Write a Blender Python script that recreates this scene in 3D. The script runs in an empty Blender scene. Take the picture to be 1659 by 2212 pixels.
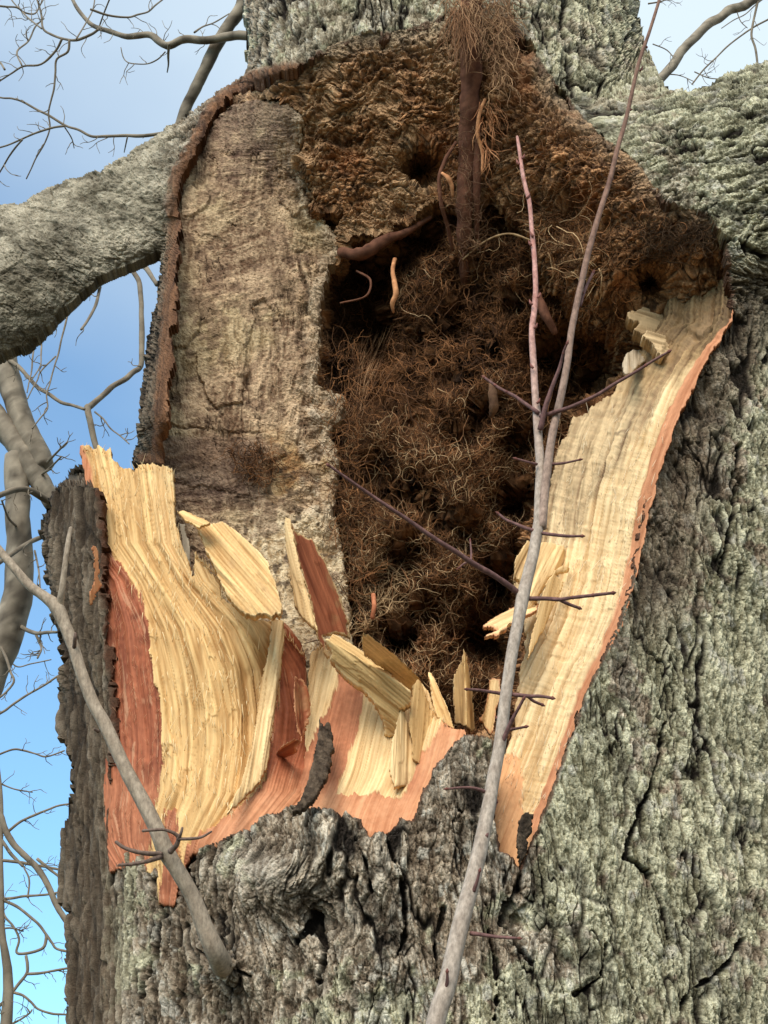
import bpy, math
import numpy as np
from math import radians
from mathutils import Vector
C = bpy.context.scene.collection
rng = np.random.default_rng(7)
F32 = np.float32

# ------------------------------------------------------------------ camera, sky, sun, exposure
PITCH = radians(28); FOV = radians(40); CAMZ = 1.6
cam_d = bpy.data.cameras.new('camera'); cam = bpy.data.objects.new('camera', cam_d); C.objects.link(cam)
cam.location = (0, 0, CAMZ); cam.rotation_euler = (radians(90) + PITCH, 0, 0)
cam_d.sensor_fit = 'VERTICAL'; cam_d.angle = FOV; cam_d.clip_end = 500; cam_d.clip_start = 0.05
bpy.context.scene.camera = cam
SUN_EL, SUN_AZ = radians(44), radians(-24)      # azimuth measured from straight behind the camera, negative = from the left
sd_ = Vector((math.sin(SUN_AZ) * math.cos(SUN_EL), -math.cos(SUN_AZ) * math.cos(SUN_EL), math.sin(SUN_EL)))
w = bpy.data.worlds.new('World'); bpy.context.scene.world = w; w.use_nodes = True
nt = w.node_tree; nt.nodes.clear()
N = nt.nodes.new; L = nt.links.new
out = N('ShaderNodeOutputWorld'); bg = N('ShaderNodeBackground'); bg.inputs['Strength'].default_value = 0.125
sky = N('ShaderNodeTexSky'); sky.sky_type = 'NISHITA'; sky.sun_disc = False
sky.sun_elevation = SUN_EL; sky.sun_rotation = math.atan2(sd_.x, sd_.y)
sky.air_density = 1.0; sky.dust_density = 0.6; sky.ozone_density = 0.9
tc = N('ShaderNodeTexCoord')
mp = N('ShaderNodeMapping'); mp.inputs['Scale'].default_value = (1.0, 1.0, 1.6); mp.inputs['Location'].default_value = (0.35, 0.2, 0.1)
L(tc.outputs['Generated'], mp.inputs['Vector'])
nz = N('ShaderNodeTexNoise'); nz.inputs['Scale'].default_value = 2.3; nz.inputs['Detail'].default_value = 4; nz.inputs['Roughness'].default_value = 0.45
L(mp.outputs[0], nz.inputs['Vector'])
# the cloud bank thickens upwards and to the right
sx = N('ShaderNodeSeparateXYZ'); L(tc.outputs['Generated'], sx.inputs[0])
m1 = N('ShaderNodeMath'); m1.operation = 'MULTIPLY_ADD'; m1.inputs[1].default_value = 1.55; m1.inputs[2].default_value = -0.78; L(sx.outputs['Z'], m1.inputs[0])
m2 = N('ShaderNodeMath'); m2.operation = 'MULTIPLY_ADD'; m2.inputs[1].default_value = 1.5; L(sx.outputs['X'], m2.inputs[0]); L(m1.outputs[0], m2.inputs[2])
m3 = N('ShaderNodeMath'); m3.operation = 'MULTIPLY_ADD'; m3.inputs[1].default_value = 1.1; L(nz.outputs['Fac'], m3.inputs[0])
m4 = N('ShaderNodeMath'); m4.operation = 'MULTIPLY_ADD'; m4.inputs[1].default_value = -0.75; L(sx.outputs['Y'], m4.inputs[0]); L(m2.outputs[0], m4.inputs[2])   # unseen cloud added behind the viewer as fill light
m5 = N('ShaderNodeMath'); m5.operation = 'ADD'; m5.inputs[1].default_value = 0.60; L(m4.outputs[0], m5.inputs[0]); L(m5.outputs[0], m3.inputs[2])
rp = N('ShaderNodeValToRGB'); rp.color_ramp.elements[0].position = 0.28; rp.color_ramp.elements[0].color = (0.17, 0.17, 0.17, 1)
rp.color_ramp.elements[1].position = 1.05; rp.color_ramp.elements[1].color = (0.95, 0.95, 0.95, 1)
L(m3.outputs[0], rp.inputs['Fac'])
mx = N('ShaderNodeMixRGB'); mx.inputs['Color2'].default_value = (4.35, 5.1, 5.6, 1)
tn = N('ShaderNodeMixRGB'); tn.blend_type = 'MULTIPLY'; tn.inputs['Fac'].default_value = 1; tn.inputs['Color2'].default_value = (0.60, 1.06, 1.26, 1); L(sky.outputs[0], tn.inputs['Color1'])
L(rp.outputs[0], mx.inputs['Fac']); L(tn.outputs[0], mx.inputs['Color1']); L(mx.outputs[0], bg.inputs['Color']); L(bg.outputs[0], out.inputs['Surface'])
sl = bpy.data.lights.new('sun', 'SUN'); sl.energy = 2.7; sl.angle = radians(42); sl.color = (1.0, 0.89, 0.77)
so = bpy.data.objects.new('sun', sl); C.objects.link(so); so.rotation_euler = sd_.to_track_quat('Z', 'Y').to_euler()
vs = bpy.context.scene.view_settings; vs.view_transform = 'Standard'; vs.look = 'None'; vs.gamma = 1.0; vs.use_curve_mapping = False
vs.exposure = 0.62
bpy.context.scene.cycles.max_bounces = 6

# ------------------------------------------------------------------ numeric helpers
# (x, y) below are measured on a 1659 x 2212 drawing of the view; Y is the real distance in metres in front of the viewer
FD = 1106 / math.tan(FOV / 2)
def W(x, y, Y):
    a = (np.asarray(x, float) - 829.5) / FD; b = (1106 - np.asarray(y, float)) / FD
    dy = math.cos(PITCH) - b * math.sin(PITCH); dz = math.sin(PITCH) + b * math.cos(PITCH)
    t = Y / dy
    return np.stack(np.broadcast_arrays(a * t, Y + 0 * t, CAMZ + dz * t), -1)

def hsh(i, j, k, s=0):
    h = (i.astype(np.uint32) * np.uint32(374761393)) ^ (j.astype(np.uint32) * np.uint32(668265263)) ^ (k.astype(np.uint32) * np.uint32(2246822519)) ^ np.uint32((s * 3266489917 + 12345) & 0xffffffff)
    h = (h ^ (h >> np.uint32(13))) * np.uint32(1274126177); h ^= h >> np.uint32(16)
    h = h * np.uint32(2654435761); h ^= h >> np.uint32(15)
    return h
def rnd(i, j, k, s=0): return hsh(i, j, k, s).astype(F32) * F32(1 / 4294967296.0)
def noise3(p, s=0):
    p = p.astype(F32); f = np.floor(p); i = f.astype(np.int64); t = p - f; t = t * t * (3 - 2 * t)
    r = 0
    for a in (0, 1):
        wa = t[:, 0] if a else 1 - t[:, 0]
        for b in (0, 1):
            wb = t[:, 1] if b else 1 - t[:, 1]
            for c in (0, 1):
                wc = t[:, 2] if c else 1 - t[:, 2]
                r = r + wa * wb * wc * rnd(i[:, 0] + a, i[:, 1] + b, i[:, 2] + c, s)
    return r * 2 - 1
def noise2(x, y, s=0):
    x = np.asarray(x, F32); y = np.asarray(y, F32)
    fx = np.floor(x); fy = np.floor(y); i = fx.astype(np.int64); j = fy.astype(np.int64); u = x - fx; v = y - fy
    u = u * u * (3 - 2 * u); v = v * v * (3 - 2 * v); z = np.zeros_like(i)
    return ((rnd(i, j, z, s) * (1 - u) + rnd(i + 1, j, z, s) * u) * (1 - v) + (rnd(i, j + 1, z, s) * (1 - u) + rnd(i + 1, j + 1, z, s) * u) * v) * 2 - 1
def fbm3(p, o=4, s=0, g=0.5):
    r = 0; a = 1; n = 0
    for k in range(o): r = r + a * noise3(p * (2.03 ** k) + 17.3 * k, s + k); n += a; a *= g
    return r / n
def fbm2(x, y, o=4, s=0, g=0.5):
    r = 0; a = 1; n = 0
    for k in range(o): r = r + a * noise2(x * 2.03 ** k + 9.1 * k, y * 2.03 ** k, s + k); n += a; a *= g
    return r / n
def worley(p, s=0):
    p = p.astype(F32); f = np.floor(p); i = f.astype(np.int64); t = p - f
    d1 = np.full(len(p), 9, F32); d2 = d1.copy(); idv = np.zeros(len(p), F32)
    for a in (-1, 0, 1):
        for b in (-1, 0, 1):
            for c in (-1, 0, 1):
                ii, jj, kk = i[:, 0] + a, i[:, 1] + b, i[:, 2] + c
                h = hsh(ii, jj, kk, s)
                ox = (h & np.uint32(1023)).astype(F32) / 1023; oy = ((h >> np.uint32(10)) & np.uint32(1023)).astype(F32) / 1023; oz = ((h >> np.uint32(20)) & np.uint32(1023)).astype(F32) / 1023
                d = (a + ox - t[:, 0]) ** 2 + (b + oy - t[:, 1]) ** 2 + (c + oz - t[:, 2]) ** 2
                n = d < d1
                d2 = np.where(n, d1, np.minimum(d2, d)); idv = np.where(n, ox * 0.6 + oy * 0.4, idv); d1 = np.where(n, d, d1)
    return np.sqrt(d1), np.sqrt(d2), idv
def ss(a, b, x):
    t = np.clip((x - a) / (b - a), 0, 1); return t * t * (3 - 2 * t)
def lerp(a, b, t):
    a = np.asarray(a, float); b = np.asarray(b, float); t = np.asarray(t)
    if a.ndim == 1 and a.shape[-1] == 3 or b.ndim == 1 and b.shape[-1] == 3 or a.ndim == 2: t = t[..., None]
    return a * (1 - t) + b * t
def sdf(poly, x, y):
    """signed distance in drawing units, positive inside"""
    P = np.array(poly, F32); x = np.asarray(x, F32); y = np.asarray(y, F32)
    best = np.full(x.shape, 1e12, F32); ins = np.zeros(x.shape, bool)
    for k in range(len(P)):
        ax, ay = P[k]; bx, by = P[(k + 1) % len(P)]
        dx, dy = bx - ax, by - ay; q = dx * dx + dy * dy + 1e-9
        t = np.clip(((x - ax) * dx + (y - ay) * dy) / q, 0, 1)
        best = np.minimum(best, (x - ax - t * dx) ** 2 + (y - ay - t * dy) ** 2)
        if ay != by:
            ins ^= ((ay > y) != (by > y)) & (x < (bx - ax) * (y - ay) / (by - ay) + ax)
    return np.where(ins, 1, -1) * np.sqrt(best)
def rbf(pts):
    P = np.array(pts, float); A = P[:, :2] / 500.0; n = len(P)
    def ph(r2): return 0.5 * r2 * np.log(r2 + 1e-9)
    d = ((A[:, None] - A[None]) ** 2).sum(-1); K = ph(d) + 1e-3 * np.eye(n)
    Q = np.c_[np.ones(n), A]; M = np.block([[K, Q], [Q.T, np.zeros((3, 3))]])
    s = np.linalg.solve(M, np.r_[P[:, 2], 0, 0, 0])
    def f(x, y):
        x = np.asarray(x) / 500.0; y = np.asarray(y) / 500.0
        r = s[n] + s[n + 1] * x + s[n + 2] * y
        for k in range(n): r = r + s[k] * ph((x - A[k, 0]) ** 2 + (y - A[k, 1]) ** 2)
        return r
    return f

# ------------------------------------------------------------------ materials
def mat(name, col=None, rough=0.85, bump=0.4, scale=220, dist=0.002, var=0.25, spec=0.25, stretch=(1, 1, 1), vscale=60):
    m = bpy.data.materials.new(name); m.use_nodes = True; n = m.node_tree; P = n.nodes['Principled BSDF']
    P.inputs['Roughness'].default_value = rough; P.inputs['Specular IOR Level'].default_value = spec
    t = n.nodes.new('ShaderNodeTexCoord'); mpp = n.nodes.new('ShaderNodeMapping'); mpp.inputs['Scale'].default_value = stretch
    n.links.new(t.outputs['Object'], mpp.inputs['Vector'])
    a = n.nodes.new('ShaderNodeTexNoise'); a.inputs['Scale'].default_value = scale; a.inputs['Detail'].default_value = 5; a.inputs['Roughness'].default_value = 0.6
    v = n.nodes.new('ShaderNodeTexNoise'); v.inputs['Scale'].default_value = vscale; v.inputs['Detail'].default_value = 6; v.inputs['Roughness'].default_value = 0.65
    n.links.new(mpp.outputs[0], a.inputs['Vector']); n.links.new(mpp.outputs[0], v.inputs['Vector'])
    b = n.nodes.new('ShaderNodeBump'); b.inputs['Strength'].default_value = bump; b.inputs['Distance'].default_value = dist
    n.links.new(a.outputs['Fac'], b.inputs['Height']); n.links.new(b.outputs[0], P.inputs['Normal'])
    mr = n.nodes.new('ShaderNodeMapRange'); mr.inputs['From Min'].default_value = 0.3; mr.inputs['From Max'].default_value = 0.7
    mr.inputs['To Min'].default_value = 1 - var; mr.inputs['To Max'].default_value = 1 + var
    n.links.new(v.outputs['Fac'], mr.inputs['Value'])
    mm = n.nodes.new('ShaderNodeVectorMath'); mm.operation = 'SCALE'
    if col is None:
        at = n.nodes.new('ShaderNodeAttribute'); at.attribute_name = 'tint'; n.links.new(at.outputs['Color'], mm.inputs[0])
    else: mm.inputs[0].default_value = col
    n.links.new(mr.outputs[0], mm.inputs['Scale']); n.links.new(mm.outputs[0], P.inputs['Base Color'])
    return m
M_bark = mat('bark', rough=0.92, bump=1.0, scale=330, dist=0.004, var=0.38, vscale=210, spec=0.15)
M_wood = mat('torn_wood', rough=0.7, bump=0.35, scale=300, dist=0.0015, var=0.10, stretch=(1, 1, 0.12), vscale=120, spec=0.25)
M_old = mat('weathered_wood', rough=0.88, bump=0.8, scale=240, dist=0.003, var=0.28, vscale=110, spec=0.15)
M_root = mat('root', rough=0.85, bump=0.3, scale=300, dist=0.001, var=0.3, vscale=40, spec=0.15)
M_twig = mat('twig_bark', rough=0.75, bump=0.8, scale=200, dist=0.0015, var=0.38, vscale=150, spec=0.2, stretch=(1, 1, 0.5))
M_far = mat('far_twig_bark', rough=0.85, bump=0.2, scale=60, dist=0.003, var=0.25, vscale=12)

# ------------------------------------------------------------------ mesh + object helpers
def mesh(name, V, faces, cols=None, smooth=True, m=None):
    me = bpy.data.meshes.new(name); V = np.asarray(V, F32); me.vertices.add(len(V)); me.vertices.foreach_set('co', V.ravel())
    if not isinstance(faces, (list, tuple)): faces = [faces]
    tot = [np.full(len(f), f.shape[1]) for f in faces if len(f)]; flat = [f.ravel() for f in faces if len(f)]
    tot = np.concatenate(tot); flat = np.concatenate(flat).astype(np.int32)
    me.loops.add(len(flat)); me.polygons.add(len(tot))
    me.loops.foreach_set('vertex_index', flat)
    me.polygons.foreach_set('loop_start', np.r_[0, np.cumsum(tot)[:-1]].astype(np.int32)); me.polygons.foreach_set('loop_total', tot.astype(np.int32))
    me.polygons.foreach_set('use_smooth', np.full(len(tot), smooth))
    me.update(calc_edges=True)
    if cols is not None:
        a = me.color_attributes.new('tint', 'FLOAT_COLOR', 'POINT')
        c = np.ones((len(V), 4), F32); c[:, :3] = np.clip(cols, 0.004, 0.95); a.data.foreach_set('color', c.ravel())
    if m: me.materials.append(m)
    return me
def link(name, me, parent=None):
    o = bpy.data.objects.new(name, me); C.objects.link(o)
    if parent is not None: o.parent = parent; o.matrix_parent_inverse = parent.matrix_world.inverted()
    return o
def thing(name, label, cat, loc, group=None):
    o = bpy.data.objects.new(name, None); C.objects.link(o); o.location = loc; o['label'] = label; o['category'] = cat
    o.matrix_world.translation = loc
    o.empty_display_size = 0.2
    if group: o['group'] = group
    return o

def grid_mesh(xs, ys, keep, fn, thick, thick_fn=None):
    """keep: 2-D bool; fn(x,y)->(P, cols) for kept vertices. Returns closed shell arrays."""
    H, Wd = keep.shape
    idx = -np.ones(keep.shape, np.int64); idx[keep] = np.arange(keep.sum())
    a, b, c, d = idx[:-1, :-1], idx[:-1, 1:], idx[1:, 1:], idx[1:, :-1]
    ok = (a >= 0) & (b >= 0) & (c >= 0) & (d >= 0)
    q = np.stack([a[ok], d[ok], c[ok], b[ok]], -1)
    XX, YY = np.meshgrid(xs, ys); P, cols = fn(XX[keep], YY[keep])
    n = len(P)
    if thick is None: return P, [q], cols
    e = np.concatenate([q[:, [0, 1]], q[:, [1, 2]], q[:, [2, 3]], q[:, [3, 0]]])
    key = e.min(1) * n + e.max(1); u, inv, cnt = np.unique(key, return_inverse=True, return_counts=True)
    be = e[cnt[inv] == 1]
    back = P + np.array([0, 1, 0]) * (thick if thick_fn is None else thick_fn(P)[:, None])
    V = np.concatenate([P, back])
    return V, [q, q[:, ::-1] + n, np.stack([be[:, 1], be[:, 0], be[:, 0] + n, be[:, 1] + n], -1)], np.concatenate([cols, cols])

def normals_of(fn, x, y, e=3.0):
    p = W(x, y, fn(x, y)); px = W(x + e, y, fn(x + e, y)); py = W(x, y + e, fn(x, y + e))
    n = np.cross(py - p, px - p); n /= np.linalg.norm(n, axis=1)[:, None] + 1e-12
    n *= np.where(n[:, 1:2] > 0, -1, 1)
    return p, n

def sheet(name, poly, Yfn, style, parent, thick=0.012, step=2.0, edge=(3, 0.12, 0.12), m=None, smooth=True, label=None, rim=0.006, tip=0, mask=None):
    """a slab with an outline of its own, a modelled front, real thickness and a closed back"""
    P = np.array(poly, float); x0, y0 = P.min(0) - 12 - abs(tip); x1, y1 = P.max(0) + 12
    xs = np.arange(x0, x1, step); ys = np.arange(y0, y1, step); XX, YY = np.meshgrid(xs, ys)
    s = sdf(poly, XX, YY); a, fx, fy = edge
    nz_ = noise2(XX * fx, YY * fy, 3) * 0.6 + noise2(XX * fx * 2.7, YY * fy * 2.7, 4) * 0.4
    s = s + a * nz_
    keep = s > 0
    if mask is not None: keep &= mask(XX, YY)
    if keep.sum() < 8: return None
    def fn(x, y):
        sd0 = sdf(poly, x, y) + 1.0
        p, n = normals_of(Yfn, x, y)
        h, col = style(x, y, p, sd0)
        p = p + n * h[:, None]
        p[:, 1] += rim * np.exp(-np.clip(sd0, 0, 99) / 4)
        return p, col
    V, F, cols = grid_mesh(xs, ys, keep, fn, thick)
    me = mesh(name, V, F, cols, smooth, m or M_wood); o = link(name, me, parent)
    if label: o['label'] = label
    return o

def catmull(P, R, k=5):
    P = np.asarray(P, float); R = np.asarray(R, float)
    if len(P) < 3: k = max(k, 3)
    A = np.vstack([2 * P[0] - P[1], P, 2 * P[-1] - P[-2]]); o = []; r = []
    for i in range(len(P) - 1):
        p0, p1, p2, p3 = A[i:i + 4]
        for j in range(k):
            t = j / k; o.append(0.5 * (2 * p1 + (p2 - p0) * t + (2 * p0 - 5 * p1 + 4 * p2 - p3) * t * t + (3 * p1 - p0 - 3 * p2 + p3) * t ** 3)); r.append(R[i] * (1 - t) + R[i + 1] * t)
    o.append(P[-1]); r.append(R[-1])
    return np.array(o), np.array(r)
def tube(P, R, n=8):
    """one closed tapered tube; returns V, [quads, tris]"""
    P = np.asarray(P, float); K = len(P); T = np.gradient(P, axis=0); T /= np.linalg.norm(T, axis=1)[:, None] + 1e-12
    u = np.cross(T[0], (0.3, 0.9, 0.2)); u /= np.linalg.norm(u); U = []
    for k in range(K):
        u = u - T[k] * u.dot(T[k]); u /= np.linalg.norm(u) + 1e-12; U.append(u)
    U = np.array(U); B = np.cross(T, U); a = np.arange(n) * 2 * math.pi / n
    V = P[:, None] + R[:, None, None] * (U[:, None] * np.cos(a)[None, :, None] + B[:, None] * np.sin(a)[None, :, None])
    V = V.reshape(-1, 3); i = np.arange(K - 1)[:, None] * n; j = np.arange(n)[None]; j2 = (j + 1) % n
    q = np.stack([i + j, i + j2, i + n + j2, i + n + j], -1).reshape(-1, 4)
    V = np.vstack([V, P[0] - T[0] * R[0] * 0.3, P[-1] + T[-1] * R[-1] * 0.8]); c0, c1 = K * n, K * n + 1
    jj = np.arange(n); t = np.concatenate([np.stack([(jj + 1) % n, jj, np.full(n, c0)], -1), np.stack([(K - 1) * n + jj, (K - 1) * n + (jj + 1) % n, np.full(n, c1)], -1)])
    return V, q, t
def tubes_mesh(name, parts, parent, m, label=None):
    """parts: list of (V, quads, tris, colour rows)"""
    Vs, Q, T, Cc = [], [], [], []; o = 0
    for V, q, t, c in parts:
        Vs.append(V); Q.append(q + o); T.append(t + o); Cc.append(np.broadcast_to(c, (len(V), 3))); o += len(V)
    me = mesh(name, np.vstack(Vs), [np.vstack(Q), np.vstack(T)], np.vstack(Cc), True, m)
    ob = link(name, me, parent)
    if label: ob['label'] = label
    return ob
def many_tubes(P, R, cols, name, parent, m, n=3):
    """P (N,K,3) R (N,K): a mass of fine strands in one mesh"""
    Nn, K, _ = P.shape; T = np.gradient(P, axis=1); T /= np.linalg.norm(T, axis=2)[..., None] + 1e-9
    ref = np.array([0.31, 0.87, 0.37]); U = np.cross(T, ref); U /= np.linalg.norm(U, axis=2)[..., None] + 1e-9; B = np.cross(T, U)
    a = np.arange(n) * 2 * math.pi / n
    V = P[:, :, None] + R[:, :, None, None] * (U[:, :, None] * np.cos(a)[:, None] + B[:, :, None] * np.sin(a)[:, None])
    i = (np.arange(Nn) * K * n)[:, None, None] + (np.arange(K - 1) * n)[None, :, None]; j = np.arange(n)[None, None]; j2 = (j + 1) % n
    q = np.stack([i + j, i + j2, i + n + j2, i + n + j], -1).reshape(-1, 4)
    caps = np.concatenate([(np.arange(Nn) * K * n)[:, None] + np.arange(n)[::-1][None], (np.arange(Nn) * K * n + (K - 1) * n)[:, None] + np.arange(n)[None]])
    c = np.repeat(cols, K * n, axis=0)
    me = mesh(name, V.reshape(-1, 3), [q, caps], c, True, m); return link(name, me, parent)

# ------------------------------------------------------------------ ground
gx = np.linspace(-60, 60, 61); GX, GY = np.meshgrid(gx, gx)
gz = 0.10 * noise2(GX.ravel() * 0.2, GY.ravel() * 0.2, 5) + 0.0
Vg = np.stack([GX.ravel(), GY.ravel(), gz], -1); ii = np.arange(60)[:, None] * 61 + np.arange(60)[None]
qg = np.stack([ii, ii + 1, ii + 62, ii + 61], -1).reshape(-1, 4)
g = link('ground', mesh('ground', Vg, [qg], np.tile((0.10, 0.085, 0.05), (len(Vg), 1)), True, mat('leaf_litter', rough=0.95, bump=0.6, scale=20, dist=0.02, var=0.4, vscale=3))); g['kind'] = 'structure'

# ------------------------------------------------------------------ the tree: base shape
SIL = [(-200,500),(0,437),(40,440),(100,402),(210,367),(300,312),(400,240),(480,192),(530,162),(528,60),(520,0),(515,-90),(1370,-90),(1378,0),(1400,90),(1430,180),(1470,188),(1520,182),(1590,150),(1659,130),(1830,60),(1900,60),(1900,2400),(132,2400),(135,2212),(137,2080),(135,2000),(145,1965),(125,1950),(122,1900),(130,1800),(148,1700),(145,1640),(125,1590),(120,1500),(135,1430),(125,1400),(110,1330),(105,1290),(90,1240),(95,1200),(80,1150),(85,1120),(100,1090),(90,1075),(130,1035),(150,1008),(172,1002),(198,1010),(206,1065),(264,1065),(275,1010),(290,960),(300,850),(310,740),(330,650),(345,545),(290,570),(210,600),(110,700),(60,745),(30,757),(-60,790),(-200,850)]
HOLE = [(548,178),(600,160),(640,152),(690,112),(780,78),(860,72),(930,50),(1000,25),(1090,20),(1130,80),(1170,140),(1215,205),(1260,262),(1300,300),(1370,350),(1400,400),(1440,440),(1520,462),(1565,520),(1585,620),(1575,690),(1538,745),(1485,840),(1450,925),(1428,990),(1400,1080),(1380,1180),(1362,1260),(1338,1340),(1303,1420),(1268,1490),(1238,1580),(1210,1660),(1188,1720),(1160,1790),(1125,1868),(1105,1842),(1080,1835),(1070,1740),(1074,1650),(1066,1592),(1040,1580),(1000,1580),(965,1618),(935,1655),(905,1720),(890,1762),(868,1755),(850,1778),(800,1800),(785,1768),(740,1745),(680,1738),(640,1728),(600,1742),(560,1758),(530,1782),(470,1803),(420,1830),(392,1880),(375,1950),(343,1945),(338,1880),(300,1846),(262,1836),(238,1880),(236,1780),(232,1700),(240,1600),(236,1500),(225,1350),(210,1200),(205,1100),(197,1006),(204,1002),(345,1002),(350,900),(360,800),(372,640),(385,420),(392,378),(430,320),(452,258),(480,222)]
ky = [-120, 0, 90, 180, 300, 400, 545, 650, 850, 1006, 1050, 1150, 1500, 2400]
kl = [505, 512, 520, 522, 450, 392, 338, 322, 292, 272, 70, 75, 110, 118]
kr = [1378, 1384, 1408, 1438, 1570, 1720, 1850, 1880, 1900, 1900, 1900, 1900, 1920, 1940]
kf = [3.14, 3.12, 3.10, 3.08, 3.06, 3.04, 3.0, 3.0, 3.0, 3.0, 3.0, 3.0, 3.0, 3.0]
def interp(y, k, v): return np.interp(y, k, v)
def col_Y(x, y):
    l, r, f = interp(y, ky, kl), interp(y, ky, kr), interp(y, ky, kf)
    c = (l + r) / 2; R = (r - l) / 2; s = np.abs((x - c) / R)
    e = np.where(x < c, 2.6 + 1.6 * (1 - ss(880, 1000, y)), 2.6)
    s1 = np.clip(s, 0, 0.9995)
    return 3.85 - (3.85 - f) * (1 - s1 ** e) ** (1 / e) + np.clip(s - 1, 0, 9) * 0.9
def limb_Y(x, y, A, B, ra, rb, ya, yb, flat=0.9):
    dx, dy = B[0] - A[0], B[1] - A[1]; Ls = dx * dx + dy * dy; t = ((x - A[0]) * dx + (y - A[1]) * dy) / Ls; tc_ = np.clip(t, -0.15, 1.6)
    d = np.hypot(x - A[0] - tc_ * dx, y - A[1] - tc_ * dy); r = ra + (rb - ra) * tc_; s = d / r
    yc = ya + (yb - ya) * tc_; rm = r * 0.00118 * flat
    return yc + rm - rm * np.sqrt(1 - np.clip(s, 0, 0.9995) ** 2) + np.clip(s - 1, 0, 9) * 0.8
def comps(x, y):
    return [col_Y(x, y),
            limb_Y(x, y, (430, 372), (-20, 602), 142, 176, 3.34, 3.46),
            limb_Y(x, y, (1330, 440), (1760, 330), 250, 240, 3.05, 2.95, 0.8),
            ]
BUMPS = [(575, 1880, 70, 0.085), (720, 1815, 60, 0.045), (850, 1860, 70, 0.03), (500, 2090, 50, 0.04), (478, 2082, 24, 0.06), (690, 1990, 22, -0.045), (1120, 1990, 26, -0.04), (1600, 600, 90, 0.05), (1640, 1150, 110, 0.05),
         (1470, 1000, 45, -0.05), (1500, 860, 45, -0.05), (1430, 1180, 40, -0.03), (1550, 700, 30, -0.04), (1215, 330, 60, 0.02), (800, 2060, 90, 0.02), (1230, 200, 30, -0.03), (420, 420, 50, 0.02), (300, 450, 60, -0.015), (1000, 1720, 55, 0.02)]
def bark_base(x, y):
    k = 0.03; c = comps(x, y); mn = np.minimum.reduce(c)
    Y = mn - k * np.log(sum(np.exp(-np.clip((q - mn) / k, 0, 40)) for q in c))
    for bx, by, br, bh in BUMPS: Y = Y - bh * np.exp(-((x - bx) ** 2 + (y - by) ** 2) / (2 * br * br))
    return Y
def rot(P, ang, st):
    c, s = math.cos(ang), math.sin(ang); al = P[:, 0] * c + P[:, 2] * s; ac = -P[:, 0] * s + P[:, 2] * c
    return np.stack([ac, P[:, 1], al * st], -1)

GROOVES = [([(1130,1862),(1120,1910),(1104,1950),(1096,1992)], 9), ([(1440,1560),(1425,1640),(1402,1710),(1368,1790),(1352,1850)], 6), ([(1352,1850),(1400,1880),(1430,1950),(1450,2030)], 5), ([(830,1770),(850,1850),(872,1920),(880,2000),(860,2060)], 5), ([(770,1800),(790,1860),(800,1930)], 4),
 ([(1200,215),(1225,260),(1260,300)], 5), ([(1378,40),(1340,120),(1290,200),(1240,180)], 4), ([(1225,-20),(1215,60),(1230,140),(1236,200)], 6), ([(1450,470),(1520,505),(1600,520),(1660,560)], 9), ([(1096,1992),(1120,2040),(1150,2080)], 5), ([(960,1960),(940,2040),(950,2120)], 4), ([(1060,2010),(1075,2100),(1070,2200)], 5),
 ([(340,1900),(345,1980),(330,2060),(300,2150)], 8), ([(1470,2200),(1490,2140),(1560,2100),(1610,2030)], 5), ([(1240,2150),(1300,2110),(1310,2040)], 4), ([(640,2030),(690,1985),(700,2060),(690,2120)], 7), ([(1575,640),(1520,760),(1470,880)], 12), ([(1600,960),(1590,1100),(1560,1240)], 5), ([(420,2050),(470,2090),(540,2110)], 5), ([(400,1880),(420,1930),(450,1990)], 5)]
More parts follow.
